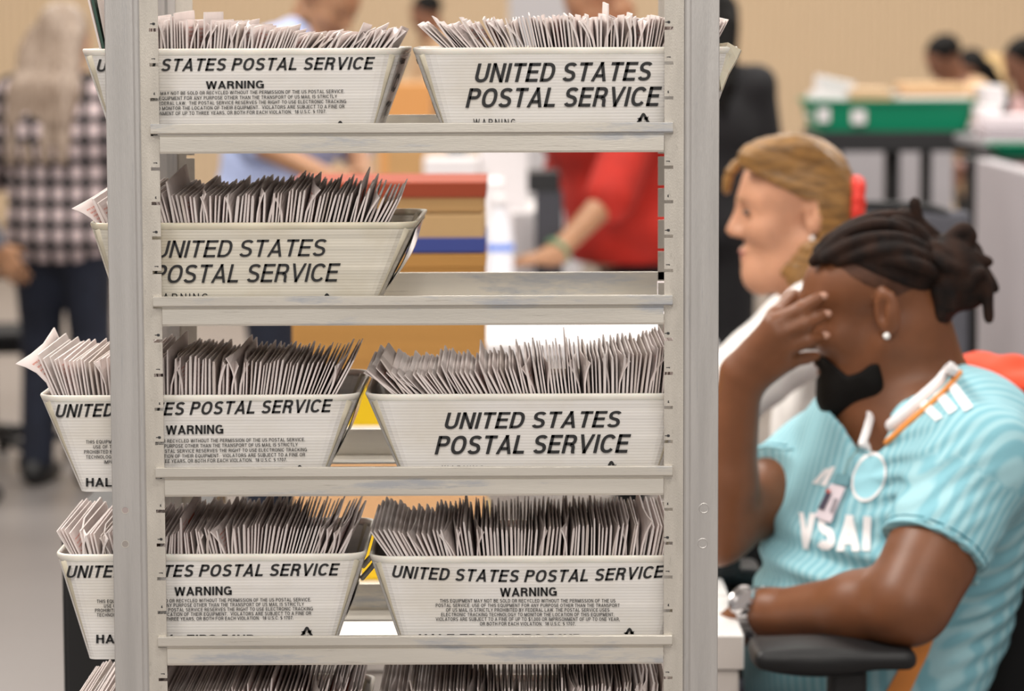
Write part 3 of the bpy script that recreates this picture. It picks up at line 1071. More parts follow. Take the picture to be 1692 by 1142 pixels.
def end_letters(t, G, side, s, k0, k1, y0, y1):
    V, F = text_mesh(s, 0.0, 0.19, 0.4)
    lo, hi = V.min(0), V.max(0)
    P = []
    for v in V:
        u = (v[0] - lo[0]) / (hi[0] - lo[0]); w = (v[1] - lo[1]) / (hi[1] - lo[1])
        p = end_point(G, side, k1 + (k0 - k1) * u, (y0 + (y1 - y0) * w) if side > 0 else (y1 + (y0 - y1) * w))
        p.x += side * 0.0012
        P.append(p)
    MB().add(P, F).obj('end_lettering', INK, t)


end_letters(TR['1L'], G1L, 1, 'IOE', 0.3, 0.88, 0.18, 0.5)
end_letters(TR['3R'], G3R, -1, 'IOE', 0.3, 0.88, 0.25, 0.6)
end_letters(TR['1R'], G1R, -1, 'IOE', 0.3, 0.88, 0.25, 0.6)
# torn flap of the top right tray
m = MB()
q = at(1196, 78, YT + 0.005)
V = [at(1186, 72, YT + 0.02), at(1203, 70, YT + 0.004), at(1224, 82, YT + 0.012), at(1217, 98, YT + 0.006), at(1203, 122, YT + 0.003), at(1192, 150, YT + 0.002), at(1186, 110, YT + 0.004)]
V2 = [v + Vector((0.0012, 0.004, -0.001)) for v in V]
m.add(V + V2, [tuple(range(7)), tuple(range(13, 6, -1))] + [(i, (i + 1) % 7, 7 + (i + 1) % 7, 7 + i) for i in range(7)])
m.obj('torn_rim_flap', RIM_AGED, TR['1R'])


# ------------------------------------------------------------------ envelopes standing in the trays
def lerp_table(T, x):
    T = sorted(T)
    if x <= T[0][0]: return T[0][1:]
    for a, b in zip(T, T[1:]):
        if x <= b[0]:
            k = (x - a[0]) / (b[0] - a[0])
            return tuple(p + (q - p) * k for p, q in zip(a[1:], b[1:]))
    return T[-1][1:]


def sheet(rng, rim, top, yrim, zfloor, yf, depth, th, bow, fold, drift, sagb=0.0, foot=None):
    """one filled envelope on edge. rim, top: pixels of its front edge at the tray rim and at its top corner"""
    a = at(rim[0], yrim, yf); b = at(top[0], top[1], yf)
    d = b - a
    k = (a.z - zfloor) / d.z
    p0 = a - d * k                                   # foot of the front edge
    if foot is not None: p0 = Vector((foot, yf, zfloor))
    tr = (a.z - zfloor) / (b.z - zfloor)             # share of the height below the rim
    nt, nu = 7, 5
    ts = [0, 0.4 * tr, tr, tr + (1 - tr) * 0.3, tr + (1 - tr) * 0.6, tr + (1 - tr) * 0.82, 1.0]
    us = [0, 0.12, 0.35, 0.7, 1.0]
    V, UV = [], []
    L = b - p0
    for s in (-1, 1):
        for t in ts:
            for u in us:
                c = p0 + (a - p0) * (t / tr) if t <= tr else a + (b - a) * ((t - tr) / (1 - tr))
                x = c.x + bow * 4 * t * (1 - t) * (1 - 0.3 * u) + drift * u * t
                fz = max(0.0, (t - 0.72) / 0.28) * max(0.0, 1 - u * 3.2)
                x += fold * fz * fz
                z = c.z - abs(fold) * 0.5 * fz * fz - sagb * u * t
                w = th * (0.5 if t < 1 else 0.34) * (0.92 if u in (0, 1.0) else 1.0)
                V.append((x + s * w, yf + depth * u, z)); UV.append((u, t))
    F = []
    n = nt * nu
    for i in range(nt - 1):
        for j in range(nu - 1):
            q = i * nu + j
            F.append((q, q + nu, q + nu + 1, q + 1))
            F.append((n + q, n + q + 1, n + q + nu + 1, n + q + nu))
    for i in range(nt - 1):
        q = i * nu
        F.append((q, n + q, n + q + nu, q + nu))
        q = i * nu + nu - 1
        F.append((q, q + nu, n + q + nu, n + q))
    for j in range(nu - 1):
        F.append((j, j + 1, n + j + 1, n + j))
        q = (nt - 1) * nu + j
        F.append((q, n + q, n + q + 1, q + 1))
    return V, F, UV


def run(key, table, yrim, geo, count, seed, depth=0.197, print_rate=0.12):
    """list of (V, F, UV, material index) for the envelopes of one tray, left to right"""
    rng = random.Random(seed)
    x0, x1 = table[0][0], table[-1][0]
    out = []
    px = x0
    gaps = [rng.uniform(0.72, 1.28) for _ in range(count - 1)]
    tot = sum(gaps)
    pos = [x0]
    for g in gaps: pos.append(pos[-1] + g * (x1 - x0) / tot)
    hb, lb = 0.0, 0.0
    for i, p in enumerate(pos):
        tx, ty = lerp_table(table, p)
        if rng.random() < 0.25: hb = rng.uniform(-5, 5)
        lb = lb * 0.8 + rng.uniform(-1.1, 1.1)
        ty2 = ty + hb * 0.6 + rng.uniform(-3.5, 3.5)
        tall = rng.random() < 0.05
        if tall: ty2 -= rng.uniform(8, 22)
        th = rng.choice((0.0016, 0.0019, 0.0022, 0.0025, 0.0028))
        fi, fo = geo[2] + 0.009, geo[3] - 0.009
        gp = min(gaps[i - 1] if i else 1.3, gaps[i] if i < count - 1 else 1.3) * (fo - fi) / tot
        th = gp * rng.uniform(0.55, 0.93)
        fold = 0.0
        if rng.random() < 0.17: fold = rng.choice((-1, 1)) * rng.uniform(0.004, 0.011)
        bow = rng.uniform(-0.0004, 0.0004) + 0.0012 * math.sin(i * 0.23 + seed)
        yf = YT + 0.0065 + rng.uniform(0, 0.007) - (0.001 if tall else 0)
        X0, X1, fx0, fx1, zb, zr, _sk = geo
        fi, fo = fx0 + 0.009, fx1 - 0.009
        a0 = at(x0, yrim, yf).x; a1 = at(x1, yrim, yf).x
        foot = fi + (fo - fi) * (p - x0) / (x1 - x0)
        foot = min(max(foot, at(p, yrim, yf).x - 0.045), at(p, yrim, yf).x + 0.045)
        V, F, UV = sheet(rng, (p, 0), (tx + lb, ty2), yrim, zb + 0.0064, yf, depth + rng.uniform(-0.008, 0.004), th, bow, fold,
                         rng.uniform(-0.0006, 0.0006), rng.uniform(-0.004, 0.003) - (0.006 if key == '2' else 0), foot)
        r = rng.random()
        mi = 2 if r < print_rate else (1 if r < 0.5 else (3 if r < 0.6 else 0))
        out.append((V, F, UV, mi, tall, fold))
    return out


MAIL = {
    '1L': ([(186, 180, 32), (265, 262, 30), (400, 406, 40), (500, 516, 54), (560, 578, 54), (642, 662, 42)], 81, G1L, 84),
    '1R': ([(733, 692, 40), (800, 772, 34), (900, 890, 28), (1000, 1000, 27), (1090, 1101, 30), (1178, 1204, 34)], 79, G1R, 86),
    '2': ([(172, 152, 332), (270, 258, 322), (345, 343, 322), (400, 402, 320), (500, 507, 318), (570, 582, 322), (640, 662, 330)], 368, G2, 74),
    '3L': ([(92, 62, 588), (125, 112, 596), (150, 142, 594), (180, 176, 592), (270, 268, 592), (400, 403, 598), (480, 491, 600), (552, 584, 596)], 653, G3L, 76),
    '3R': ([(648, 606, 610), (700, 672, 619), (800, 781, 616), (900, 890, 599), (1000, 1000, 590), (1060, 1067, 584), (1108, 1114, 566)], 651, G3R, 76),
    '4L': ([(118, 94, 880), (150, 140, 881), (180, 171, 881), (275, 276, 886), (350, 341, 872), (450, 456, 870), (566, 590, 872)], 916, G4L, 80),
    '4R': ([(640, 613, 878), (700, 682, 880), (800, 799, 876), (900, 906, 870), (1000, 1004, 868), (1095, 1104, 872)], 919, G4R, 74),
    '5L': ([(140, 118, 1160), (275, 276, 1150), (350, 341, 1142), (450, 456, 1140), (572, 598, 1140)], 1193, G5L, 80),
    '5R': ([(650, 628, 1145), (800, 797, 1142), (900, 902, 1140), (1000, 1004, 1134), (1095, 1104, 1130)], 1193, G5R, 80),
}
PLACE = {'2': ('second shelf tray', 'envelopes packed in the second shelf tray', 'yellowed second shelf tray'),
         '3L': ('left tray of the third shelf', 'envelopes packed in the left tray of the third shelf', 'third shelf left tray'),
         '3R': ('right tray of the third shelf', 'envelopes packed in the right tray of the third shelf', 'third shelf right tray'),
         '4R': ('right tray of the fourth shelf', 'envelopes packed in the right tray of the fourth shelf', 'fourth shelf right tray')}
ORD = ['first', 'second', 'third', 'fourth', 'fifth', 'sixth']
rest = MB(); rest_uv = []
for key, (table, yrim, geo, cnt) in MAIL.items():
    items = run(key, table, yrim, geo, cnt, seed=sum(map(ord, key)) * 7, print_rate=0.3 if key in ('3L', '4L', '5L') else 0.14)
    if key not in PLACE:
        for V, F, UV, mi, *_ in items:
            rest.add(V, F, mi); rest_uv += UV
        continue
    where, grp, short = PLACE[key]
    n = len(items)
    for i, (V, F, UV, mi, tall, fold) in enumerate(items):
        o = obj('envelope', V, F, PAPERS[mi], None, uv=UV, smooth=False)
        k = 1 if key in ('2', '3L') else 0      # the bent one below stands first in these trays
        if i < 5: lab = 'white envelope, %s from the left in the %s' % (ORD[i + k], short)
        elif i >= n - 6: lab = 'white envelope, %s from the right in the %s' % (ORD[n - 1 - i], short)
        elif tall: lab = 'white envelope poking up above others in the %s' % where
        elif abs(fold) > 0.0: lab = 'white envelope with bent front corner in the %s' % where
        else: lab = 'white envelope packed on edge in the middle of the %s' % where
        tag(o, lab, 'envelope', grp)
o = obj('envelopes', rest.v, rest.f, PAPERS, None, rest.mi, uv=rest_uv)
tag(o, 'white envelopes packed in the top shelf, fourth shelf left and lowest trays', 'envelopes', kind='stuff')

# the odd ones
rng = random.Random(4)
V, F, UV = sheet(rng, (88, 0), (62, 583), 653, G3L[4] + 0.0064, YT + 0.0065, 0.198, 0.0016, -0.001, -0.0215, -0.012, -0.006)
o = obj('envelope', V, F, PAPERS[2], None, uv=UV, smooth=True)
tag(o, 'white envelope with orange print bent outward past the left end of the third shelf tray', 'envelope')
V, F, UV = sheet(rng, (164, 0), (146, 331), 368, G2[4] + 0.0064, YT + 0.0065, 0.198, 0.0016, -0.001, -0.016, -0.004, -0.004)
o = obj('envelope', V, F, PAPERS[2], None, uv=UV, smooth=True)
tag(o, 'white envelope with curled top corner at the left end of the second shelf tray', 'envelope')
GREEN = mat('dark_green_card', (0.03, 0.075, 0.055), 0.6)
V, F, UV = sheet(rng, (166, 0), (143, -14), 81, G1L[4] + 0.0064, YT + 0.0105, 0.2, 0.0022, 0, 0, 0)
tag(obj('envelope', V, F, PAPERS[0], None, uv=UV), 'tall white envelope standing above the tray at the left end of the top shelf', 'envelope')
V, F, UV = sheet(rng, (171, 0), (150, -12), 81, G1L[4] + 0.0064, YT + 0.0105, 0.2, 0.0028, 0, 0, 0)
tag(obj('divider_card', V, F, GREEN, None, uv=UV), 'dark green divider card beside the tall envelope in the top left tray', 'divider')
V, F, UV = sheet(rng, (178, 0), (160, -10), 81, G1L[4] + 0.0064, YT + 0.0105, 0.2, 0.0022, 0, 0, 0)
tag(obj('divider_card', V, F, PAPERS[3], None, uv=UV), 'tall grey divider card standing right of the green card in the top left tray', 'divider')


# ------------------------------------------------------------------ people
def skin_mat(name, col, rough=0.5, spec=0.4):
    return mat(name, col, rough=rough, spec=spec, sss=0.12, var=0.12, vscale=26)


SKIN_DEEP = skin_mat('deep_brown_skin', (0.185, 0.068, 0.028), 0.45, 0.4)
SKIN_FAIR = skin_mat('fair_skin', (0.56, 0.285, 0.175))
SKIN_TAN = skin_mat('tan_skin', (0.42, 0.22, 0.12))
SKIN_BROWN = skin_mat('brown_skin', (0.22, 0.10, 0.06))
HAIR_BLACK = mat('black_hair', (0.006, 0.005, 0.0045), 0.7, spec=0.15, var=0.3, vscale=60)
HAIR_DREAD = mat('dark_brown_locs', (0.007, 0.0045, 0.004), 0.75, spec=0.2, var=0.3, vscale=45, vcol2=(0.028, 0.012, 0.007), bump=0.5, bscale=260)
HAIR_GOLD = mat('golden_brown_hair', (0.29, 0.145, 0.038), 0.42, var=0.5, vscale=9, stretch=(3, 3, 14), bump=0.3, bscale=60, vcol2=(0.15, 0.075, 0.022))
HAIR_ASH = mat('ash_grey_hair', (0.36, 0.28, 0.22), 0.5, var=0.45, vscale=10, stretch=(12, 12, 1.2), vcol2=(0.17, 0.115, 0.08))
HAIR_BROWN = mat('brown_hair', (0.06, 0.032, 0.02), 0.55, var=0.4, vscale=40)
HAIR_BLOND = mat('blond_hair', (0.52, 0.34, 0.14), 0.5, var=0.3, vscale=20)
BLACK_CLOTH = mat('black_cloth', (0.012, 0.012, 0.014), 0.85)
NAVY_CLOTH = mat('dark_navy_denim', (0.012, 0.016, 0.032), 0.85, var=0.3, vscale=12)
GREY_TROUSER = mat('blue_grey_trouser', (0.12, 0.125, 0.17), 0.85, var=0.25, vscale=20)
RED_CLOTH = mat('red_cloth', (0.46, 0.014, 0.004), 0.8, var=0.3, vscale=7)
BLUE_SHIRT = mat('light_blue_shirt', (0.46, 0.54, 0.82), 0.8, var=0.12, vscale=7)
WHITE_SHIRT = mat('white_shirt', (0.86, 0.83, 0.81), 0.8, var=0.05, vscale=12)
PINK_SHIRT = mat('pink_shirt', (0.66, 0.42, 0.42), 0.8)
TAN_SHIRT = mat('tan_shirt', (0.52, 0.34, 0.2), 0.8)
GREY_CLOTH = mat('grey_cloth', (0.13, 0.135, 0.16), 0.85)
SHOE = mat('black_shoe', (0.012, 0.012, 0.013), 0.5)


def check_mat():
    m = mat('black_and_white_check', (0.02, 0.02, 0.02), 0.9)
    nt = m.node_tree; b = nt.nodes['Principled BSDF']
    tc = nt.nodes.new('ShaderNodeTexCoord'); sp = nt.nodes.new('ShaderNodeSeparateXYZ')
    nt.links.new(tc.outputs['Object'], sp.inputs[0])
    o = []
    for ax, per, ph in (('X', 0.060, 0.3), ('Z', 0.070, 0.0)):
        a = nt.nodes.new('ShaderNodeMath'); a.operation = 'MULTIPLY_ADD'; a.inputs[1].default_value = 2 * math.pi / per; a.inputs[2].default_value = ph
        nt.links.new(sp.outputs[ax], a.inputs[0])
        s = nt.nodes.new('ShaderNodeMath'); s.operation = 'SINE'; nt.links.new(a.outputs[0], s.inputs[0])
        g = nt.nodes.new('ShaderNodeMath'); g.operation = 'GREATER_THAN'; g.inputs[1].default_value = -0.42; nt.links.new(s.outputs[0], g.inputs[0])
        o.append(g.outputs[0])
    mu = nt.nodes.new('ShaderNodeMath'); mu.operation = 'MULTIPLY'
    nt.links.new(o[0], mu.inputs[0]); nt.links.new(o[1], mu.inputs[1])
    mx = nt.nodes.new('ShaderNodeMix'); mx.data_type = 'RGBA'
    mx.inputs['A'].default_value = (0.012, 0.011, 0.012, 1); mx.inputs['B'].default_value = (0.62, 0.5, 0.5, 1)
    nt.links.new(mu.outputs[0], mx.inputs['Factor']); nt.links.new(mx.outputs['Result'], b.inputs['Base Color'])
    return m


CHECK = check_mat()


def V3(*a): return Vector(a)


def standing(x, y, face, H=1.70, lean=0.0, pitch=0.1, sit=None, turn=0.0, zoff=0.0):
    """joints of a person whose feet are at x,y looking along the angle face (degrees, 0 = +x, 90 = away)"""
    F = V3(math.cos(math.radians(face)), math.sin(math.radians(face)), 0)
    L = V3(0, 0, 1).cross(F)
    U = V3(0, 0, 1) * math.cos(lean) + F * math.sin(lean)
    b = V3(x, y, zoff)
    J = {'F': F, 'L': L, 'U': U, 'H': H}
    hipz = 0.53 * H if sit is None else sit + 0.09
    J['pelvis'] = b + V3(0, 0, hipz) - F * 0.10 * math.sin(lean)
    for s, n in ((1, 'l'), (-1, 'r')):
        J['hip' + n] = J['pelvis'] + L * s * 0.052 * H
        if sit is None:
            J['knee' + n] = b + V3(0, 0, 0.285 * H) + L * s * 0.055 * H + F * 0.02
            J['ank' + n] = b + V3(0, 0, 0.05 * H) + L * s * 0.06 * H - F * 0.02
        else:
            J['knee' + n] = J['hip' + n] + F * 0.245 * H + L * s * 0.03
            J['ank' + n] = J['knee' + n] + V3(0, 0, 0.075 - J['knee' + n].z) + F * 0.03
        J['sh' + n] = J['pelvis'] + U * 0.285 * H + L * s * 0.105 * H
        J['el' + n] = J['sh' + n] - V3(0, 0, 0.17 * H) + L * s * 0.03 + F * 0.03
        J['wr' + n] = J['el' + n] - V3(0, 0, 0.11 * H) + F * 0.09
        J['hd' + n] = (F * 0.6 - V3(0, 0, 0.8))
        J['pn' + n] = -L * s
    J['neck'] = J['pelvis'] + U * 0.305 * H
    hf = (F * math.cos(turn) + L * math.sin(turn)) * math.cos(pitch) - V3(0, 0, 1) * math.sin(pitch)
    hu = U * 0.6 + V3(0, 0, 1) * 0.4 + F * math.sin(pitch) * 0.5
    J['head'] = Frame(J['neck'] + U * 0.092 * H + F * 0.015 * H, hf, hu, H / 1.72)
    return J


def torso_prims(J, g=0.0, w=1.0):
    H = J['H']; F, L, U = J['F'], J['L'], J['U']
    ax = (F, L, U)
    P = [(ell(J['pelvis'] + U * 0.20 * H, ((0.072 + g) * w * H / 1.0, (0.1 + g) * w * H, (0.125) * H), ax), 0.0, 'u'),
         (ell(J['pelvis'] + U * 0.075 * H, (0.068 * w * H + g, 0.092 * w * H + g, 0.10 * H + g), ax), 0.05, 'u'),
         (ell(J['pelvis'] - U * 0.01, (0.07 * w * H + g, 0.1 * w * H + g, 0.075 * H + g), ax), 0.05, 'u')]
    for n in 'lr':
        P.append((cone(J['neck'] - U * 0.01, J['sh' + n], 0.045 + g, 0.047 + g), 0.05, 'u'))
    return P


def arm_prims(J, n, g=0.0, upto=1.0, k=0.03):
    """upto 0..1 to the elbow, 1..2 to the wrist"""
    s, e, w = J['sh' + n], J['el' + n], J['wr' + n]
    P = []
    if upto <= 1:
        P.append((cone(s, s.lerp(e, upto), 0.053 + g, 0.05 + g * 1.2), k, 'u'))
    else:
        P.append((cone(s, e, 0.052 + g, 0.042 + g), k, 'u'))
        P.append((cone(e, e.lerp(w, upto - 1), 0.042 + g, 0.042 + (0.029 - 0.042) * (upto - 1) + g), 0.02, 'u'))
    return P


def leg_prims(J, g=0.0):
    P = []
    for n in 'lr':
        P.append((cone(J['hip' + n], J['knee' + n], 0.083 + g, 0.056 + g), 0.04, 'u'))
        P.append((cone(J['knee' + n], J['ank' + n], 0.055 + g, 0.04 + g * 1.3), 0.03, 'u'))
    return P


def hair_prims(fr, style='short'):
    s = fr.s
    def e(f, l, u, rf, rl, ru): return ell(fr.p(f, l, u), (rf * s, rl * s, ru * s), fr.axes)
    P = [(e(-0.018, 0, 0.052, 0.103, 0.083, 0.086), 0.0, 'u')]
    if style != 'short':
        P.append((e(-0.03, 0, 0.0, 0.085, 0.09, 0.1), 0.03, 'u'))
    P.append((e(0.085, 0, -0.015, 0.07, 0.072, 0.085), 0.012, 's'))
    if style == 'short':
        P.append((e(0.0, 0, -0.085, 0.13, 0.12, 0.085), 0.015, 's'))
    else:
        P.append((e(0.1, 0, -0.1, 0.09, 0.09, 0.1), 0.015, 's'))
    if style == 'long':
        for l in (-0.075, -0.045, 0.0, 0.045, 0.075):
            P.append((cone(fr.p(-0.06, l, 0.0), fr.p(-0.10, l * 1.45, -0.22), 0.045 * s, 0.035 * s), 0.02, 'u'))
            P.append((cone(fr.p(-0.10, l * 1.45, -0.22), fr.p(-0.12, l * 1.6, -0.32), 0.035 * s, 0.012 * s), 0.02, 'u'))
    return P


def add_face(root, fr, brow, lip=(0.45, 0.12, 0.1), h=0.002):
    for sg in (-1, 1):
        V, F = solid([(ell(fr.p(0.0915, sg * 0.031, 0.009), (0.006, 0.0115, 0.005), fr.axes), 0, 'u')], 0.0015, pad=0.006)
        obj('eye', V, F, EYE, root, smooth=True)
        V, F = solid([(cone(fr.p(0.1, sg * 0.013, 0.030), fr.p(0.08, sg * 0.048, 0.028), 0.0035, 0.002), 0, 'u')], 0.0015, pad=0.006)
        obj('eyebrow', V, F, brow, root, smooth=True)
    V, F = solid([(ell(fr.p(0.0975, 0, -0.0565), (0.0065, 0.020, 0.0045), fr.axes), 0, 'u'), (ell(fr.p(0.095, 0, -0.0665), (0.007, 0.017, 0.005), fr.axes), 0.003, 'u')], 0.0015, pad=0.006)
    obj('lips', V, F, mat('lip', lip, 0.45), root, smooth=True)


EYE = mat('eye', (0.05, 0.035, 0.03), 0.2)


def shoes(root, J):
    for n in 'lr':
        a = J['ank' + n]; F = J['F']
        V, Fc = solid([(cone(V3(a.x, a.y, 0.045) - F * 0.04, V3(a.x, a.y, 0.035) + F * 0.13, 0.042, 0.034), 0, 'u'),
                       (cone(a, V3(a.x, a.y, 0.05), 0.046, 0.046), 0.02, 'u')], 0.008, post=lambda f: f.cut(lambda X, Y, Z: 0.001 - Z + 0 * X + 0 * Y))
        obj('shoe', V, Fc, SHOE, root, smooth=True)


def person(label, J, skin, hair, style, top, bottom, sleeve=2.0, h=0.009, hands=True, group=None, extra_hair=None, wide=1.0, cloth_g=0.010, face=True, top_name='shirt'):
    loc = V3(J['pelvis'].x, J['pelvis'].y, 0)
    root = thing('person', label, 'person', loc, group)
    fr = J['head']
    P = head_prims(fr, detail=h < 0.008)
    P.append((cone(fr.p(-0.022, 0, -0.05), J['neck'] - J['U'] * 0.02, 0.052 * fr.s, 0.058 * fr.s), 0.03, 'u'))
    P += torso_prims(J, -0.004, wide)
    for n in 'lr':
        P += arm_prims(J, n, 0.0, 2.0)
        if hands:
            P += hand_prims(J['wr' + n], J['hd' + n], J['pn' + n], 1 if n == 'r' else -1, J.get('curl', 0.3), 0.98)
    P += leg_prims(J)
    for n in 'lr':
        a = J['ank' + n]
        P.append((cone(V3(a.x, a.y, 0.045) - J['F'] * 0.03, V3(a.x, a.y, 0.038) + J['F'] * 0.10, 0.03, 0.025), 0.02, 'u'))
    V, F = solid(P, h)
    obj('body', V, F, skin, root, smooth=True)
    P = torso_prims(J, cloth_g, wide)
    for n in 'lr': P += arm_prims(J, n, cloth_g * 0.9, sleeve)
    def post(f):
        nk = J['neck'] + J['U'] * 0.02
        fn, lo, hi = cone(nk, nk + J['U'] * 0.2, 0.066, 0.09)
        f.put((fn, lo, hi), 0.01, 's')
        hz = J['pelvis'] - V3(0, 0, 0.10)
        f.cut(lambda X, Y, Z: hz.z - Z + 0 * X + 0 * Y)
    V, F = solid(P, h, post=post)
    obj(top_name, V, F, top, root, smooth=True)
    P = [(ell(J['pelvis'] - V3(0, 0, 0.02), (0.073 * J['H'] * wide + 0.004, 0.098 * J['H'] * wide + 0.004, 0.11), (J['F'], J['L'], V3(0, 0, 1))), 0, 'u')] + leg_prims(J, 0.012)
    V, F = solid(P, h, post=lambda f: f.cut(lambda X, Y, Z: 0.03 - Z + 0 * X + 0 * Y))
    obj('trousers', V, F, bottom, root, smooth=True)
    shoes(root, J)
    if hair:
        HP = hair_prims(fr, style)
        if extra_hair: HP += extra_hair
        V, F = solid(HP, min(h, 0.007))
        obj('hair', V, F, hair, root, smooth=True)
    if face: add_face(root, fr, hair or HAIR_BLACK)
    return root


# ---- woman with long ash hair and checked shirt, seen from behind at the far left
c = ground(110, 800)
J = standing(c.x, c.y, 75, 1.62, lean=0.05, pitch=0.25, turn=-0.2)
J['ell'] = J['shl'] + V3(-0.10, 0.02, -0.27); J['wrl'] = J['ell'] + V3(0.05, 0.22, -0.02)
J['elr'] = J['shr'] + V3(0.08, 0.04, -0.27); J['wrr'] = J['elr'] + V3(-0.02, 0.24, 0.02)
fr = J['head']
eh = [(cone(fr.p(-0.05, 0.10, -0.05), fr.p(-0.02, 0.17, -0.30), 0.045, 0.02), 0.03, 'u'), (cone(fr.p(-0.02, 0.09, -0.0), fr.p(0.04, 0.17, -0.24), 0.035, 0.02), 0.03, 'u')]
for l in (-0.09, -0.03, 0.03, 0.09): eh.append((cone(fr.p(-0.10, l, -0.2), fr.p(-0.10, l * 1.2, -0.46), 0.045, 0.02), 0.03, 'u'))
woman = person('woman with long ash-grey hair and black-and-white checked shirt standing at the far left', J, SKIN_FAIR, HAIR_ASH, 'long', CHECK, NAVY_CLOTH, h=0.010, extra_hair=eh, wide=1.12, cloth_g=0.02)

# ---- person in grey at the very left edge
c = ground(-76, 830)
J = standing(c.x, c.y, 20, 1.58, lean=0.0, pitch=0.3)
person('person in dark grey top at the left edge, beside the woman in checked shirt', J, SKIN_TAN, HAIR_BLACK, 'long', GREY_CLOTH, BLACK_CLOTH, h=0.011, sleeve=1.9)

# ---- man in the light blue shirt
Yb = 9.8
J = standing(at(455, 400, Yb).x, Yb, -12, 1.80, lean=0.22, pitch=0.55)
sc_ = at(470, 95, Yb)
d = at(488, 78, Yb) - (J['shl'] + J['shr']) / 2
d.y = 0
for k in list(J):
    if k[:2] in ('pe', 'hi', 'kn', 'an'): continue
    if isinstance(J[k], Vector) and k[:2] in ('sh', 'el', 'wr', 'ne'): J[k] = J[k] + d
J['pelvis'] = J['pelvis'] + d * 0.5
J['head'] = Frame(at(536, 2, Yb - 0.05), V3(0.62, -0.45, -0.5), V3(0.2, 0, 1), 1.06)
J['neck'] = at(510, 50, Yb)
J['elr'] = at(418, 232, Yb - 0.22); J['wrr'] = at(545, 296, Yb - 0.45); J['hdr'] = V3(0.8, -0.4, -0.4)
J['ell'] = at(585, 240, Yb + 0.1); J['wrl'] = at(610, 330, Yb - 0.2); J['hdl'] = V3(0.5, -0.6, -0.5)
fr = J['head']
beard = [(cone(fr.p(0.02, -0.055, -0.07), fr.p(0.08, 0, -0.105), 0.022, 0.026), 0.02, 'u'), (cone(fr.p(0.02, 0.055, -0.07), fr.p(0.08, 0, -0.105), 0.022, 0.026), 0.02, 'u')]
p_blue = person('man in light blue shirt leaning over a table behind the top left tray', J, SKIN_TAN, HAIR_BLACK, 'short', BLUE_SHIRT, NAVY_CLOTH, sleeve=1.05, h=0.009, cloth_g=0.016, wide=1.15)
V, F = solid(beard, 0.006); obj('beard', V, F, HAIR_BLACK, p_blue, smooth=True)

# ---- man in red
Yr = 9.75
J = standing(at(1042, 420, Yr).x, Yr, 186, 1.76, lean=0.12, pitch=0.6)
J['shl'] = at(1082, 112, Yr - 0.2); J['shr'] = at(985, 100, Yr + 0.2); J['neck'] = at(1012, 66, Yr)
J['head'] = Frame(at(994, 0, Yr), V3(-0.8, -0.12, -0.55), V3(-0.4, 0, 1), 1.05)
J['ell'] = at(1010, 325, Yr - 0.42); J['wrl'] = at(914, 422, Yr - 0.58); J['hdl'] = V3(-1, 0.1, -0.15); J['pnl'] = V3(0, 0.2, -1)
J['elr'] = at(935, 300, Yr + 0.2); J['wrr'] = at(880, 400, Yr + 0.15); J['hdr'] = V3(-1, -0.1, -0.2); J['pnr'] = V3(0, -0.2, -1)
p_red = person('man in red shirt working at a white table behind the rack', J, SKIN_TAN, HAIR_BROWN, 'short', RED_CLOTH, BLACK_CLOTH, sleeve=1.0, h=0.009, wide=1.5, cloth_g=0.026)
a = J['wrl'].lerp(J['ell'], 0.08)
m = MB(); dd = (J['ell'] - J['wrl']).normalized(); u = dd.cross(V3(0, 1, 0)).normalized(); w = dd.cross(u)
m.tube([a + (u * math.cos(t) + w * math.sin(t)) * 0.035 for t in [2 * math.pi * k / 20 for k in range(21)]], 0.010, 8)
m.obj('green_wristband', mat('green_band', (0.12, 0.22, 0.12), 0.6), p_red, smooth=True)

# ---- person in black behind the right post
Yk = 10.7
J = standing(at(1168, 600, Yk).x, Yk, 60, 1.66, lean=0.05, pitch=0.2)
J['elr'] = J['shr'] + V3(0.05, 0.05, -0.27); J['wrr'] = J['elr'] + V3(0.06, 0.2, 0.06)
person('person in black clothes standing behind the right post of the rack', J, SKIN_TAN, HAIR_BLACK, 'long', BLACK_CLOTH, BLACK_CLOTH, sleeve=1.7, h=0.010, wide=1.1)

# ---- far away by the beige wall
def far_person(label, px, py, Y, face, skin, hair, style, top, lean, pitch, H=1.66, **k):
    """py is where the middle of the head shows"""
    p = at(px, py, Y)
    J = standing(p.x, Y, face, H, lean=lean, pitch=pitch)
    d = p - J['head'].o
    for q in list(J):
        if isinstance(J[q], Vector) and q[:2] in ('pe', 'hi', 'sh', 'el', 'wr', 'ne'): J[q] = J[q] + d
        if isinstance(J[q], Vector) and q[:2] in ('kn', 'an'): J[q] = J[q] + V3(d.x, d.y, 0)
    for n in 'lr':
        J['knee' + n].z = (J['hip' + n].z + J['ank' + n].z) / 2
        J['el' + n] = J['sh' + n] + J['F'] * 0.1 - V3(0, 0, 0.24); J['wr' + n] = J['el' + n] + J['F'] * 0.2 - V3(0, 0, 0.05)
    J['head'] = Frame(p, J['head'].F, J['head'].U, J['head'].s)
    return person(label, J, skin, hair, style, top, BLACK_CLOTH, h=0.014, face=False, **k)


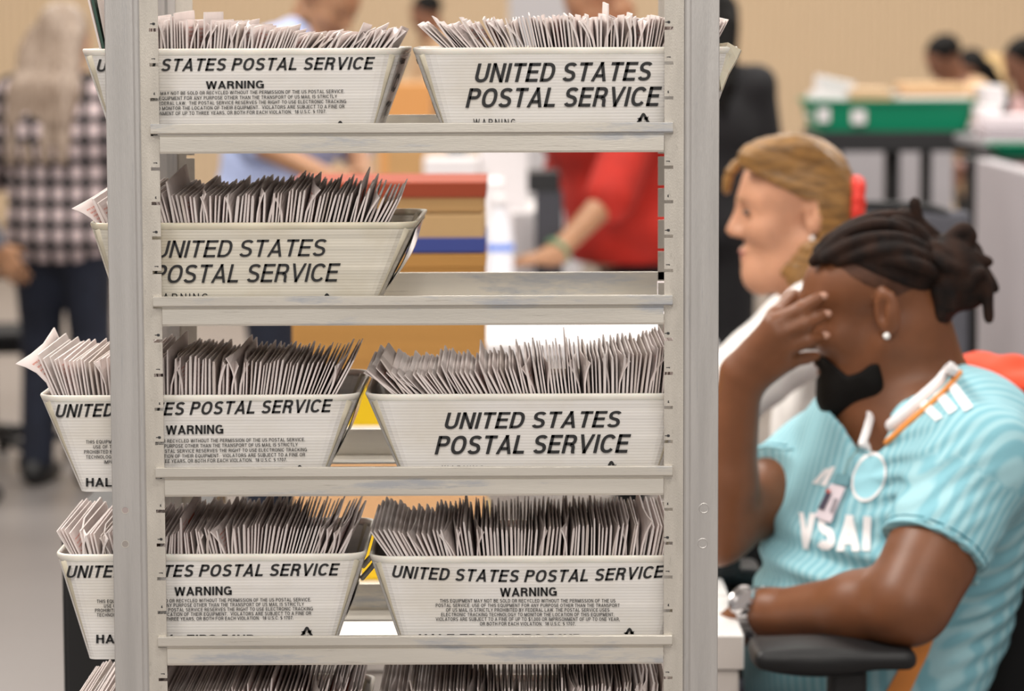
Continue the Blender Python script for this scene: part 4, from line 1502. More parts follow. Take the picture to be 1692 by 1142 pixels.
far_person('distant person with dark hair above the gap between the top trays', 706, 26, 19.5, 200, SKIN_BROWN, HAIR_BLACK, 'short', TAN_SHIRT, 0.2, 0.4)
far_person('distant dark-haired person in tan shirt bending over the green tray table', 1562, 100, 16.5, 200, SKIN_BROWN, HAIR_BLACK, 'short', TAN_SHIRT, 0.35, 0.6)
far_person('distant person in black top with black hair behind the green tray', 1604, 122, 17.2, 230, SKIN_BROWN, HAIR_BLACK, 'long', BLACK_CLOTH, 0.3, 0.5)
far_person('distant person with blond hair right of the person in black', 1640, 128, 18.2, 60, SKIN_FAIR, HAIR_BLOND, 'long', TAN_SHIRT, 0.1, 0.3)
far_person('distant person in pink shirt at the right edge by the white papers', 1694, 108, 15.0, 190, SKIN_BROWN, HAIR_BLACK, 'short', PINK_SHIRT, 0.25, 0.45)

# ---- woman in white, seated, in profile
Yw = 5.2
J = standing(at(1440, 700, Yw).x, Yw, 182, 1.66, lean=0.12, pitch=0.08, sit=0.5)
fr = Frame(at(1322, 352, Yw), V3(-1, -0.06, -0.06), V3(0, 0, 1), 1.0)
J['head'] = fr
J['neck'] = at(1358, 478, Yw)
J['shl'] = at(1350, 535, Yw - 0.16); J['shr'] = at(1335, 530, Yw + 0.16)
J['pelvis'] = at(1510, 1010, Yw) ; J['pelvis'].z = 0.60
J['U'] = ((J['shl'] + J['shr']) / 2 - J['pelvis']).normalized()
J['ell'] = at(1205, 650, Yw - 0.2); J['wrl'] = at(1040, 700, Yw - 0.15); J['hdl'] = V3(-1, 0, -0.1); J['pnl'] = V3(0, 0, -1)
J['elr'] = at(1190, 650, Yw + 0.22); J['wrr'] = at(1040, 690, Yw + 0.15); J['hdr'] = V3(-1, 0, -0.1); J['pnr'] = V3(0, 0, -1)
for n, s in (('l', 1), ('r', -1)):
    J['hip' + n] = J['pelvis'] + J['L'] * s * 0.09
    J['knee' + n] = J['hip' + n] + V3(-0.40, 0, -0.04); J['ank' + n] = J['knee' + n] + V3(-0.02, 0, 0.08 - J['knee' + n].z)
root = thing('person', 'woman in white shirt with golden brown hair and red scrunchie, seated in profile', 'person', V3(J['pelvis'].x, J['pelvis'].y, 0))
P = head_prims(fr, True, back=0.082, top=0.12)
P.append((cone(fr.p(-0.02, 0, -0.05), J['neck'], 0.05, 0.055), 0.035, 'u'))
P += torso_prims(J, -0.006, 0.9)
for n in 'lr':
    P += arm_prims(J, n, 0, 2.0) + hand_prims(J['wr' + n], J['hd' + n], J['pn' + n], 1 if n == 'r' else -1, 0.3, 0.92)
P += leg_prims(J)
V, F = solid(P, 0.006)
obj('body', V, F, SKIN_FAIR, root, smooth=True)
P = torso_prims(J, 0.006, 0.95)
for n in 'lr': P += arm_prims(J, n, 0.016, 1.85)
def post(f):
    f.put(cone(fr.p(-0.02, 0, -0.06), J['neck'] + V3(0, 0, 0.02), 0.055, 0.06), 0.01, 's')
    f.warp(lambda X, Y, Z: 0.002 * np.sin(X * 50 + Z * 70 + 2.5 * np.sin(Y * 23 + Z * 17)) * np.sin(X * 31 - Z * 22 + Y * 12))
V, F = solid(P, 0.007, post=post)
obj('shirt', V, F, WHITE_SHIRT, root, smooth=True)
P = [(ell(J['pelvis'], (0.14, 0.17, 0.12)), 0, 'u')] + leg_prims(J, 0.012)
V, F = solid(P, 0.01); obj('trousers', V, F, BLACK_CLOTH, root, smooth=True)
shoes(root, J)
# hair: combed back over the ear top to the scrunchie, a fall behind the ear
yn = Yw - 0.075
sc_ = at(1398, 338, Yw - 0.02)
HP = [(ell(fr.p(0.0, 0, 0.048), (0.088, 0.085, 0.080), fr.axes), 0, 'u'), (ell(fr.p(-0.03, 0, 0.005), (0.056, 0.082, 0.07), fr.axes), 0.03, 'u'),
      (ell(fr.p(0.092, 0, -0.02), (0.058, 0.085, 0.080), fr.axes), 0.012, 's'),
      (ell(fr.p(0.025, 0.085, -0.025), (0.052, 0.05, 0.052), fr.axes), 0.012, 's'), (ell(fr.p(0.025, -0.085, -0.025), (0.052, 0.05, 0.052), fr.axes), 0.012, 's')]
for (a, b, c2, r) in (((1236, 268), (1300, 270), (1390, 332), 0.016), ((1236, 258), (1310, 250), (1393, 327), 0.016), ((1240, 282), (1300, 304), (1384, 338), 0.014), ((1252, 250), (1330, 244), (1394, 320), 0.016)):
    pts = smooth_path([at(*a, Yw - 0.05), at(*b, yn + 0.010), at(*c2, Yw - 0.04)], 5)
    for p, q in zip(pts, pts[1:]): HP.append((cone(p, q, r, r), 0.01, 'u'))
for (pts, r0, r1, y) in (([(1345, 340), (1345, 400), (1310, 462)], 0.026, 0.010, -0.06), ([(1372, 345), (1368, 400), (1340, 455)], 0.028, 0.012, -0.05), ([(1395, 345), (1398, 385), (1380, 440)], 0.024, 0.010, -0.03),
                         ([(1340, 330), (1320, 400), (1275, 455)], 0.022, 0.008, 0.06), ([(1362, 335), (1340, 390), (1290, 450)], 0.02, 0.008, -0.045), ([(1404, 345), (1422, 372), (1424, 390)], 0.016, 0.006, -0.02)):
    pp = smooth_path([at(px, py, Yw + y) for px, py in pts], 5)
    n = len(pp)
    for i, (p, q) in enumerate(zip(pp, pp[1:])):
        HP.append((cone(p, q, r0 + (r1 - r0) * i / n, r0 + (r1 - r0) * (i + 1) / n), 0.012, 'u'))
pp = smooth_path([at(1232, 262, Yw + 0.045), at(1208, 282, Yw + 0.04), at(1200, 320, Yw + 0.05)], 4)
for p, q in zip(pp, pp[1:]): HP.append((cone(p, q, 0.007, 0.005), 0.01, 'u'))
def post(f):
    o_, F_, L_, U_ = fr.o, fr.F, fr.L, fr.U
    def keep(X, Y, Z):
        a = (X - o_.x) * F_.x + (Y - o_.y) * F_.y + (Z - o_.z) * F_.z
        l = (X - o_.x) * L_.x + (Y - o_.y) * L_.y + (Z - o_.z) * L_.z
        u = (X - o_.x) * U_.x + (Y - o_.y) * U_.y + (Z - o_.z) * U_.z
        line = 0.024 + 0.60 * np.maximum(a, 0)
        inside = np.maximum(np.maximum(u - line, -0.016 - a), np.maximum(0.012 - l, -0.042 - u))
        return -inside
    f.cut(keep, 0.006)
    f.warp(lambda X, Y, Z: 0.0008 * np.sin((Z * 0.9 + X * 0.45) * 420 + 2 * np.sin(X * 60)) + 0.0006 * np.sin((Z + X * 0.6) * 800))
V, F = solid(HP, 0.0045, post=post)
obj('hair', V, F, HAIR_GOLD, root, smooth=True)
add_face(root, fr, HAIR_GOLD, (0.48, 0.17, 0.14))
rg = random.Random(2)
P = []
for k in range(11):
    a = 2 * math.pi * k / 11
    P.append((ball(at(1403, 338, Yw - 0.02) + V3(0.008 + rg.uniform(-0.006, 0.006), 0.03 * math.cos(a), 0.034 * math.sin(a)), 0.0155 + rg.uniform(-0.003, 0.003)), 0.008, 'u'))
V, F = solid(P, 0.003)
obj('scrunchie', V, F, mat('red_scrunchie', (0.72, 0.035, 0.02), 0.6), root, smooth=True)
V, F = solid([(ball(fr.p(-0.004, 0.088, -0.036), 0.0045), 0, 'u')], 0.0015, pad=0.006)
obj('earring', V, F, mat('pearl', (0.8, 0.78, 0.75), 0.2), root, smooth=True)


# ------------------------------------------------------------------ the man in the turquoise football shirt
Ym = 4.28
TEAL = (0.215, 0.47, 0.55)


def jersey_mat():
    m = mat('turquoise_jersey', TEAL, 0.7, spec=0.3)
    nt = m.node_tree; b = nt.nodes['Principled BSDF']
    a = nt.nodes.new('ShaderNodeAttribute'); a.attribute_name = 'rib'
    s = nt.nodes.new('ShaderNodeMath'); s.operation = 'SINE'
    k = nt.nodes.new('ShaderNodeMath'); k.operation = 'MULTIPLY'; k.inputs[1].default_value = 2 * math.pi / 0.0135
    nt.links.new(a.outputs['Fac'], k.inputs[0]); nt.links.new(k.outputs[0], s.inputs[0])
    r = nt.nodes.new('ShaderNodeValToRGB')
    r.color_ramp.elements[0].position = 0.35; r.color_ramp.elements[1].position = 0.75
    r.color_ramp.elements[0].color = (*TEAL, 1); r.color_ramp.elements[1].color = (0.35, 0.59, 0.65, 1)
    ma = nt.nodes.new('ShaderNodeMath'); ma.operation = 'MULTIPLY_ADD'; ma.inputs[1].default_value = 0.5; ma.inputs[2].default_value = 0.5
    nt.links.new(s.outputs[0], ma.inputs[0]); nt.links.new(ma.outputs[0], r.inputs[0])
    nt.links.new(r.outputs[0], b.inputs['Base Color'])
    return m


JERSEY = jersey_mat()
J_DARK = mat('dark_turquoise_trim', (0.04, 0.20, 0.26), 0.75)
J_WHITE = mat('white_print', (0.86, 0.83, 0.84), 0.6)
J_ORANGE = mat('orange_trim', (0.85, 0.30, 0.06), 0.65)
J_CREST = mat('crest_blue', (0.36, 0.70, 0.80), 0.6)

N = V3(-0.84, -0.54, 0); S = V3(0.54, -0.84, 0); Z = V3(0, 0, 1)
TAX = (N, S, Z)
shl, shr = at(1612, 768, 4.11), at(1362, 762, 4.44)
ell_, wrl = at(1500, 1000, 4.0), at(1256, 1014, 4.17)
elr, wrr = at(1183, 872, 4.27), at(1224, 624, 4.225)
pel = at(1415, 1180, 4.30)
hipl, hipr = pel + S * 0.09, pel - S * 0.09
hipl.z = hipr.z = 0.56
kneel, kneer = at(1165, 1180, 4.22), at(1120, 1150, 4.42)
kneel.z = kneer.z = 0.54
root = thing('person', 'man in turquoise football shirt seated at the white desk, hand over his face', 'person', V3(pel.x, pel.y, 0))
HF = Frame(at(1453, 508, Ym), V3(-0.97, 0.13, -0.235), V3(-0.2, 0, 1), 1.0)
HB, HT = 0.088, 0.107

SP = head_prims(HF, back=HB, top=HT)
neckb = at(1530, 675, 4.31)
SP.append((cone(HF.p(-0.03, 0, -0.03), neckb, 0.060, 0.068), 0.03, 'u'))
SP.append((cone(HF.p(-0.01, 0, -0.06), at(1465, 690, 4.27), 0.048, 0.052), 0.03, 'u'))
SP += [(ell(at(1490, 810, 4.29), (0.10, 0.16, 0.16), TAX), 0.04, 'u'), (ell(at(1440, 985, 4.28), (0.11, 0.14, 0.16), TAX), 0.05, 'u'), (ell(pel, (0.12, 0.16, 0.13), TAX), 0.05, 'u')]
SP += [(cone(neckb, shl, 0.05, 0.055), 0.05, 'u'), (cone(neckb, shr, 0.05, 0.052), 0.05, 'u')]
# left arm lying on the armrest
SP += [(cone(shl, ell_, 0.060, 0.047), 0.03, 'u'), (ell(shl.lerp(ell_, 0.68), (0.055, 0.055, 0.09), ((ell_ - shl).cross(Z), (ell_ - shl).cross(Z).cross(ell_ - shl), ell_ - shl)), 0.03, 'u')]
fm = ell_.lerp(wrl, 0.32)
SP += [(cone(ell_, fm, 0.046, 0.0455), 0.03, 'u'), (cone(fm, wrl, 0.0455, 0.027), 0.02, 'u')]
SP += hand_prims(wrl, V3(-0.35, 0.65, -0.35), V3(-0.3, 0.2, -0.9), -1, 0.55, 0.98)
# right arm: elbow down by the rack, forearm up, hand over the eyes
SP += [(cone(shr, elr, 0.054, 0.046), 0.03, 'u'), (cone(elr, elr.lerp(wrr, 0.3), 0.046, 0.044), 0.03, 'u'), (cone(elr.lerp(wrr, 0.3), wrr, 0.044, 0.0285), 0.02, 'u')]
kn = [at(1276, 535, 4.20), at(1286, 553, 4.196), at(1296, 576, 4.20), at(1300, 598, 4.212)]
pip = [at(1322, 512, 4.195), at(1330, 536, 4.190), at(1335, 563, 4.194), at(1330, 592, 4.216)]
tip = [at(1356, 492, 4.212), at(1361, 521, 4.210), at(1357, 556, 4.212), at(1349, 588, 4.222)]
pc = (wrr + kn[1] + kn[2]) / 3
dirp = (kn[1] - wrr).normalized(); tp = (kn[3] - kn[0]).normalized(); nrm = dirp.cross(tp).normalized()
for i in range(4):
    SP.append((cone(wrr + tp * (i - 1.5) * 0.010, kn[i], 0.0165, 0.0135), 0.018, 'u'))
for i in range(4):
    r = (0.0118, 0.0120, 0.0115, 0.0095)[i]
    SP.append((cone(kn[i], pip[i], r, r * 0.93), 0.006, 'u'))
    SP.append((cone(pip[i], tip[i], r * 0.92, r * 0.72), 0.003, 'u'))
th0 = wrr.lerp(kn[0], 0.35) + nrm * 0.0
SP.append((cone(th0, at(1282, 522, 4.262), 0.017, 0.0135), 0.014, 'u'))
SP.append((cone(at(1282, 522, 4.262), at(1312, 488, 4.31), 0.0125, 0.0095), 0.004, 'u'))
# legs
for a, b in ((hipl, kneel), (hipr, kneer)):
    SP.append((cone(a, b, 0.085, 0.06), 0.03, 'u'))
    an = V3(b.x - 0.02, b.y - 0.02, 0.09)
    SP.append((cone(b, an, 0.055, 0.04), 0.03, 'u'))
V, F = solid(SP, 0.0040)
obj('body', V, F, SKIN_DEEP, root, smooth=True)

# jersey -------------------------------------------------------------
cl = shl.lerp(ell_, 0.635); cr = shr.lerp(elr, 0.46)
G = [(ell(at(1485, 812, 4.29), (0.128, 0.185, 0.185), TAX), 0, 'u'), (ell(at(1436, 985, 4.28), (0.142, 0.17, 0.17), TAX), 0.06, 'u'), (ell(at(1424, 1120, 4.30), (0.15, 0.18, 0.16), TAX), 0.06, 'u'),
     (cone(at(1540, 690, 4.32), shl + Z * 0.006, 0.062, 0.073), 0.05, 'u'), (cone(at(1500, 700, 4.33), shr, 0.058, 0.066), 0.05, 'u'),
     (cone(at(1590, 760, 4.22), at(1520, 1000, 4.32), 0.12, 0.13), 0.05, 'u')]
FS = Field(*bounds(G + [(cone(shl, cl, 0.08), 0, 'u'), (cone(shr, cr, 0.08), 0, 'u')], 0.03), 0.0045)
for p, k, op in G: FS.put(p, k, op)


def sleeve_field(a, b, ra, rb, k):
    d = (b - a).normalized()
    fn, lo, hi = cone(a, b + d * 0.08, ra, rb)
    e = b
    def cut(X, Y, Zz):
        s = fn(X, Y, Zz)
        pl = (X - e.x) * d.x + (Y - e.y) * d.y + (Zz - e.z) * d.z
        return np.maximum(s, pl)
    FS.put((cut, lo, hi), k, 'u')


sleeve_field(shl, cl, 0.073, 0.069, 0.035)
sleeve_field(shr, cr, 0.066, 0.067, 0.03)
# neck opening, tipped forward to the V
FS.put(cone(at(1545, 650, 4.31), HF.p(-0.03, 0, -0.02), 0.069, 0.075), 0.012, 's')
FS.put(cone(at(1445, 712, 4.19), at(1440, 600, 4.24), 0.034, 0.06), 0.014, 's')
FS.put(cone(at(1500, 680, 4.25), at(1470, 600, 4.26), 0.062, 0.075), 0.014, 's')
_a, _b, _c = at(1574, 599, 4.37), at(1506, 668, 4.19), at(1428, 735, 4.15)
_n = (_b - _a).cross(_c - _a).normalized()
if _n.z < 0: _n = -_n
_d0 = HF.p(-0.03, 0, -0.02); _d1 = at(1500, 700, 4.28)
_nk = cone(_d1, _d0, 0.105, 0.12)[0]
def _neck(X, Y, Zz):
    pl = (X - _b.x) * _n.x + (Y - _b.y) * _n.y + (Zz - _b.z) * _n.z
    return -np.maximum(_nk(X, Y, Zz), -pl)
FS.cut(_neck, 0.006)
b0 = at(1425, 1215, 4.3).z
FS.cut(lambda X, Y, Zz: b0 - Zz + 0 * X + 0 * Y)


def folds(X, Y, Zz):
    # pulled creases from armpit across the sleeve, soft rolls at the belly, drag lines on the flank
    a = at(1470, 800, 4.15)
    u = (X - a.x) * 0.62 + (Zz - a.z) * 0.78
    w = np.exp(-(((X - a.x - 0.05) / 0.07) ** 2 + ((Zz - a.z + 0.0) / 0.10) ** 2 + ((Y - a.y) / 0.16) ** 2))
    f = 0.0042 * np.sin(((Zz - a.z) * 0.86 - (X - a.x) * 0.45) * 300 + 1.2 * np.sin(X * 40)) * w
    c = at(1350, 930, 4.18)
    w2 = np.exp(-(((X - c.x) / 0.16) ** 2 + ((Zz - c.z) / 0.045) ** 2))
    f = f + 0.009 * np.sin(((Zz - c.z) + (X - c.x) * 0.25) * 120 + 0.6) * w2
    e = at(1600, 980, 4.25)
    w3 = np.exp(-(((X - e.x) / 0.11) ** 2 + ((Zz - e.z) / 0.10) ** 2))
    f = f + 0.0032 * np.sin(((Zz - e.z) - (X - e.x) * 0.35) * 210 + 1.5 * np.sin(X * 31)) * w3
    f = f + 0.0012 * np.sin(X * 41 + Zz * 27) * np.sin(Zz * 53 - X * 18 + Y * 30)
    return f


FS.warp(folds)
JV, JF = FS.mesh(1)
jersey = obj('shirt', JV, JF, JERSEY, root, smooth=True)
pos = JV
tor = (pos - np.array(pel)) @ np.array(S)
d = np.array((cl - shl).normalized()); q = pos - np.array(shl)
perp = np.cross(d, np.array((0.55, -0.83, 0.0))); perp /= np.linalg.norm(perp)
slv = q @ perp
t = q @ d
rad = np.linalg.norm(q - np.outer(t, d), axis=1)
wgt = np.clip((0.082 - rad) / 0.01, 0, 1) * np.clip((t + 0.02) / 0.03, 0, 1)
rib = np.where(wgt > 0.5, slv, tor)
at_ = jersey.data.attributes.new('rib', 'FLOAT', 'POINT')
at_.data.foreach_set('value', rib.astype(np.float32))
JBVH = BVHTree.FromPolygons([Vector(v) for v in JV], JF)
CO = CMW.translation


def on_shirt(px, py, off=0.0018):
    r = ray(px, py)
    h = JBVH.ray_cast(CO, r)
    p = h[0] if h[0] is not None else at(px, py, 4.1)
    n = h[1] if h[1] is not None else -r
    if n.dot(r) > 0: n = -n
    return p + n * off


def decal(name, polys, m, sub=6, off=0.0018, label=None):
    """quads given in pixels, laid on the cloth as thin printed film"""
    V, F = [], []
    for q in polys:
        b = len(V)
        for i in range(sub + 1):
            for j in range(sub + 1):
                u, v = i / sub, j / sub
                x = (q[0][0] * (1 - u) + q[1][0] * u) * (1 - v) + (q[3][0] * (1 - u) + q[2][0] * u) * v
                y = (q[0][1] * (1 - u) + q[1][1] * u) * (1 - v) + (q[3][1] * (1 - u) + q[2][1] * u) * v
                V.append(on_shirt(x, y, off))
        for i in range(sub):
            for j in range(sub):
                p = b + i * (sub + 1) + j
                F.append((p, p + 1, p + sub + 2, p + sub + 1))
    o = obj(name, V, F, m, root, smooth=True)
    if label: o['label'] = label
    return o


for (a, b, c, d2) in (((1517, 669), (1530, 662), (1559, 690), (1547, 697)), ((1543, 653), (1556, 646), (1582, 677), (1569, 686)), ((1566, 641), (1580, 634), (1608, 674), (1594, 682))):
    decal('shoulder_stripe', [(a, b, c, d2)], J_WHITE)
# crest: ring and disc
cx, cy, rx, ry, an = 1437, 789, 27, 42, math.radians(20)
def cp(a, k):
    x, y = rx * k * math.cos(a), ry * k * math.sin(a)
    return (cx + x * math.cos(an) - y * math.sin(an), cy + x * math.sin(an) + y * math.cos(an))
n = 40
decal('crest', [(cp(2 * math.pi * i / n, 1.0), cp(2 * math.pi * (i + 1) / n, 1.0), cp(2 * math.pi * (i + 1) / n, 0.87), cp(2 * math.pi * i / n, 0.87)) for i in range(n)], J_WHITE, 2)
decal('crest_field', [(cp(2 * math.pi * i / n, 0.87), cp(2 * math.pi * (i + 1) / n, 0.87), cp(2 * math.pi * (i + 1) / n, 0.0), cp(2 * math.pi * i / n, 0.0)) for i in range(n)], J_CREST, 3, 0.0014)
decal('chest_logo', [((1343, 799), (1366, 774), (1372, 776), (1352, 801)), ((1356, 802), (1374, 772), (1382, 771), (1367, 804))], J_WHITE, 4)
# sponsor letters
LV, LF = text_mesh('VSAI', 0.06, 0.27, 0.10)
lo, hi = LV.min(0), LV.max(0)
def L2(v):
    u = (v[0] - lo[0]) / (hi[0] - lo[0]); u = u ** 1.15
    return (1322 + (1441 - 1322) * u, 906 - 58 * v[1] + 6 * u)
decal('sponsor_lettering', [tuple(L2(LV[i]) for i in f) for f in LF], J_WHITE, 4, 0.0022)
decal('side_stripe', [((1528, 1030), (1562, 1004), (1535, 1075), (1496, 1085)), ((1496, 1085), (1535, 1075), (1500, 1150), (1455, 1160))], J_ORANGE, 8)
# cuffs
for e, dd, r in ((cl, (cl - shl).normalized(), 0.0695), (cr, (cr - shr).normalized(), 0.0672)):
    u = dd.cross(Z).normalized(); w = dd.cross(u)
    for off, rr, mm, nm in ((-0.010, 0.0012, J_DARK, 'cuff_seam'), (-0.002, 0.0024, JERSEY, 'cuff')):
        c = e + dd * off
        pts = []
        for k in range(33):
            a = 2 * math.pi * k / 32
            v = u * math.cos(a) + w * math.sin(a)
            h = JBVH.ray_cast(c + v * 0.2, -v, 0.2)
            pts.append((h[0] if h[0] is not None and (h[0] - c).length < 0.09 else c + v * r))
        MB().tube(pts, rr, 6).obj(nm, mm, root, smooth=True)
# collar
CPX = [(1572, 598, 4.36), (1545, 632, 4.255), (1510, 664, 4.21), (1472, 695, 4.18), (1434, 726, 4.16), (1424, 737, 4.16)]
def collar_fit(P, r=0.0):
    out = []
    for p in P:
        q, nn, _i, _d = JBVH.find_nearest(p)
        out.append(q + (p - q) * 0.0 + V3(0, 0, 0.003))
    return out
near = smooth_path([at(*p) for p in CPX], 6)
far = smooth_path([at(1424, 737, 4.16), at(1434, 705, 4.19), at(1437, 682, 4.23), at(1415, 670, 4.30), at(1400, 672, 4.37), at(1440, 640, 4.42), at(1520, 605, 4.43), at(1572, 598, 4.36)], 6)
near = [on_shirt(p.x + 3, p.y + 5, 0.002) for p in smooth_path([(1574, 600, 0), (1552, 628, 0), (1518, 659, 0), (1480, 692, 0), (1446, 722, 0), (1428, 739, 0)], 5)]
for path in (near, far):
    m = MB()
    m.tube(path, 0.0092 if path is near else 0.0062, 10, flat=((0.5, -0.75, 0.45), 0.45))
    m.obj('collar', J_WHITE, root, smooth=True)
MB().tube([on_shirt(p.x + 12, p.y + 16, 0.001) for p in smooth_path([(1574, 600, 0), (1552, 628, 0), (1518, 659, 0), (1480, 692, 0), (1450, 718, 0)], 5)], 0.0040, 8).obj('collar_piping', J_ORANGE, root, smooth=True)

# trousers, shoes
P = [(ell(pel - Z * 0.03, (0.135, 0.18, 0.12), TAX), 0, 'u')]
for a, b in ((hipl, kneel), (hipr, kneer)):
    an_ = V3(b.x - 0.02, b.y - 0.02, 0.09)
    P += [(cone(a, b, 0.096, 0.074), 0.03, 'u'), (cone(b, an_, 0.07, 0.055), 0.03, 'u')]
V, F = solid(P, 0.009); obj('trousers', V, F, GREY_TROUSER, root, smooth=True)
for b in (kneel, kneer):
    V, F = solid([(cone(V3(b.x + 0.02, b.y - 0.02, 0.048), V3(b.x - 0.17, b.y - 0.03, 0.037), 0.046, 0.036), 0, 'u'), (cone(V3(b.x - 0.02, b.y - 0.02, 0.11), V3(b.x, b.y - 0.02, 0.05), 0.048, 0.048), 0.02, 'u')], 0.008,
                 post=lambda f: f.cut(lambda X, Y, Zz: 0.001 - Zz + 0 * X + 0 * Y))
    obj('shoe', V, F, SHOE, root, smooth=True)

# beard, moustache, brows
def beard_cut(f):
    f.d = f.d - 0.0045
    o_, F_, U_, L_ = HF.o, HF.F, HF.U, HF.L
    def keep(X, Y, Zz):
        a = ((X - o_.x) * F_.x + (Y - o_.y) * F_.y + (Zz - o_.z) * F_.z) / HF.s
        l = ((X - o_.x) * L_.x + (Y - o_.y) * L_.y + (Zz - o_.z) * L_.z) / HF.s
        u = ((X - o_.x) * U_.x + (Y - o_.y) * U_.y + (Zz - o_.z) * U_.z) / HF.s
        lim = -0.074 + 0.010 * np.exp(-((a - 0.022) / 0.016) ** 2) + 0.030 * np.clip((a - 0.060) / 0.025, 0, 1)
        d = np.maximum(u - lim, np.maximum(0.014 - a, -0.135 - u)) 
        lips = np.sqrt(((a - 0.1) / 0.02) ** 2 + (l / 0.023) ** 2 + ((u + 0.0615) / 0.0125) ** 2) - 1
        return np.maximum(d, -lips * 0.012)
    f.cut(keep, 0.006)
BP = head_prims(HF, ears=False, back=HB, top=HT) + [(ell(HF.p(0.072, 0, -0.110), (0.032, 0.030, 0.018), HF.axes), 0.02, 'u'), (cone(HF.p(0.03, -0.045, -0.09), HF.p(0.07, -0.01, -0.110), 0.02, 0.018), 0.02, 'u'), (cone(HF.p(0.03, 0.045, -0.09), HF.p(0.07, 0.01, -0.110), 0.02, 0.018), 0.02, 'u')]
V, F = solid(BP, 0.003, post=beard_cut); obj('beard', V, F, HAIR_BLACK, root, smooth=True)
add_face(root, HF, HAIR_BLACK, (0.16, 0.07, 0.055))

# hair: close cap, locs swept back into a bunch, loose ends
HP = [(ell(HF.p(0.086 - HB - 0.002, 0, 0.045), (HB + 0.004, 0.0805, HT - 0.045 + 0.005), HF.axes), 0, 'u')]
pn = (HF.U * 0.80 - HF.F * 0.60).normalized(); po = HF.p(0.0, 0, 0.058)
pts_l = [[(1345, 432), (1400, 385), (1470, 372), (1545, 410)], [(1362, 428), (1420, 398), (1490, 395), (1552, 425)], [(1385, 432), (1445, 415), (1500, 415), (1556, 440)],
         [(1365, 400), (1430, 366), (1500, 360), (1555, 400)], [(1420, 440), (1470, 430), (1520, 440), (1560, 460)], [(1352, 415), (1410, 372), (1480, 358), (1548, 396)]]
def cap_cut(f):
    f.cut(lambda X, Y, Zz: -((X - po.x) * pn.x + (Y - po.y) * pn.y + (Zz - po.z) * pn.z), 0.006)
    for i, L_ in enumerate(pts_l):
        dy = (-0.045, -0.065, -0.075, -0.01, -0.078, 0.03)[i]
        pp = smooth_path([at(px, py, Ym + dy * (0.7 if j in (0,) else 1.0) * (0.35 if j == 3 else 1)) for j, (px, py) in enumerate(L_)], 6)
        for a, b in zip(pp, pp[1:]): f.put(cone(a, b, 0.0085, 0.0085), 0.004, 'u')
V, F = solid(HP, 0.0032, post=cap_cut)
obj('hair', V, F, HAIR_DREAD, root, smooth=True)
# shaved fade between the cap and the ear
def fade_cut(f):
    f.cut(lambda X, Y, Zz: np.maximum(-((X - po.x) * pn.x + (Y - po.y) * pn.y + (Zz - po.z) * pn.z) - 0.020, ((X - HF.o.x) * HF.F.x + (Y - HF.o.y) * HF.F.y + (Zz - HF.o.z) * HF.F.z) - 0.052), 0.004)
V, F = solid([(ell(HF.p(0.086 - HB, 0, 0.045), (HB + 0.0014, 0.0774, HT - 0.045 + 0.001), HF.axes), 0, 'u')], 0.003, post=fade_cut)
obj('shaved_hair', V, F, mat('shaved_fade', (0.085, 0.034, 0.018), 0.6, spec=0.3, var=0.3, vscale=90), root, smooth=True)
# nape: hair mass behind the ear down to the neck
B = at(1568, 448, Ym - 0.01)
P = [(ell(B, (0.042, 0.048, 0.052)), 0, 'u'), (ell(at(1600, 470, Ym), (0.03, 0.035, 0.034)), 0.02, 'u'), (ell(at(1548, 500, Ym), (0.02, 0.05, 0.05)), 0.02, 'u')]
def loc_(pts, r0, r1=None, y=0.0, kink=0.3):
    r1 = r0 * 0.75 if r1 is None else r1
    pp = smooth_path([at(p[0], p[1], Ym + y + (p[2] if len(p) > 2 else 0)) for p in pts], 6)
    n = len(pp)
    for i, (a, b) in enumerate(zip(pp, pp[1:])):
        k = i / n
        r = (r0 + (r1 - r0) * k) * (1 + 0.12 * math.sin(i * 1.9))
        P.append((cone(a, b, r, r), 0.003, 'u'))
loc_([(1540, 420), (1530, 385), (1517, 362), (1511, 334)], 0.008, 0.0065, -0.01)
loc_([(1552, 418), (1575, 392), (1592, 380), (1602, 392), (1590, 412)], 0.0105, 0.009, -0.02)
loc_([(1565, 425), (1590, 405), (1606, 408), (1616, 424)], 0.010, 0.008, 0.01)
loc_([(1570, 440), (1600, 420), (1620, 428), (1634, 433)], 0.0085, 0.0055, -0.02)
loc_([(1575, 450), (1612, 445), (1630, 470), (1632, 500), (1634, 528)], 0.0095, 0.006, -0.03)
loc_([(1580, 455), (1616, 438), (1636, 462), (1644, 478)], 0.008, 0.005, 0.02)
loc_([(1570, 465), (1598, 470), (1608, 455), (1620, 450)], 0.009, 0.007, -0.045)
loc_([(1568, 470), (1590, 480), (1602, 478), (1598, 462)], 0.010, 0.008, -0.03)
loc_([(1560, 480), (1578, 492), (1592, 488), (1600, 474)], 0.009, 0.007, 0.0)
loc_([(1555, 470), (1562, 505), (1556, 530), (1554, 560)], 0.0095, 0.0045, -0.03)
loc_([(1552, 480), (1556, 500), (1553, 522)], 0.011, 0.008, -0.045)
loc_([(1560, 470), (1572, 492), (1572, 508)], 0.0085, 0.006, -0.05)
loc_([(1535, 410), (1520, 385), (1500, 372), (1478, 366)], 0.009, 0.007, -0.03)
loc_([(1545, 405), (1530, 378), (1510, 360), (1490, 352)], 0.0085, 0.007, 0.01)
for i in range(9):
    a = i * 0.7
    loc_([(1540 + 6 * math.cos(a), 425 + 26 * math.sin(a), -0.05 * math.cos(a)), (1568, 428 + 26 * math.sin(a + 0.5), -0.055 * math.cos(a)), (1590 + 12 * math.cos(a), 450 + 24 * math.sin(a), -0.04 * math.cos(a))], 0.0095, 0.008)
V, F = solid(P, 0.003)
obj('bunched_locs', V, F, HAIR_DREAD, root, smooth=True)

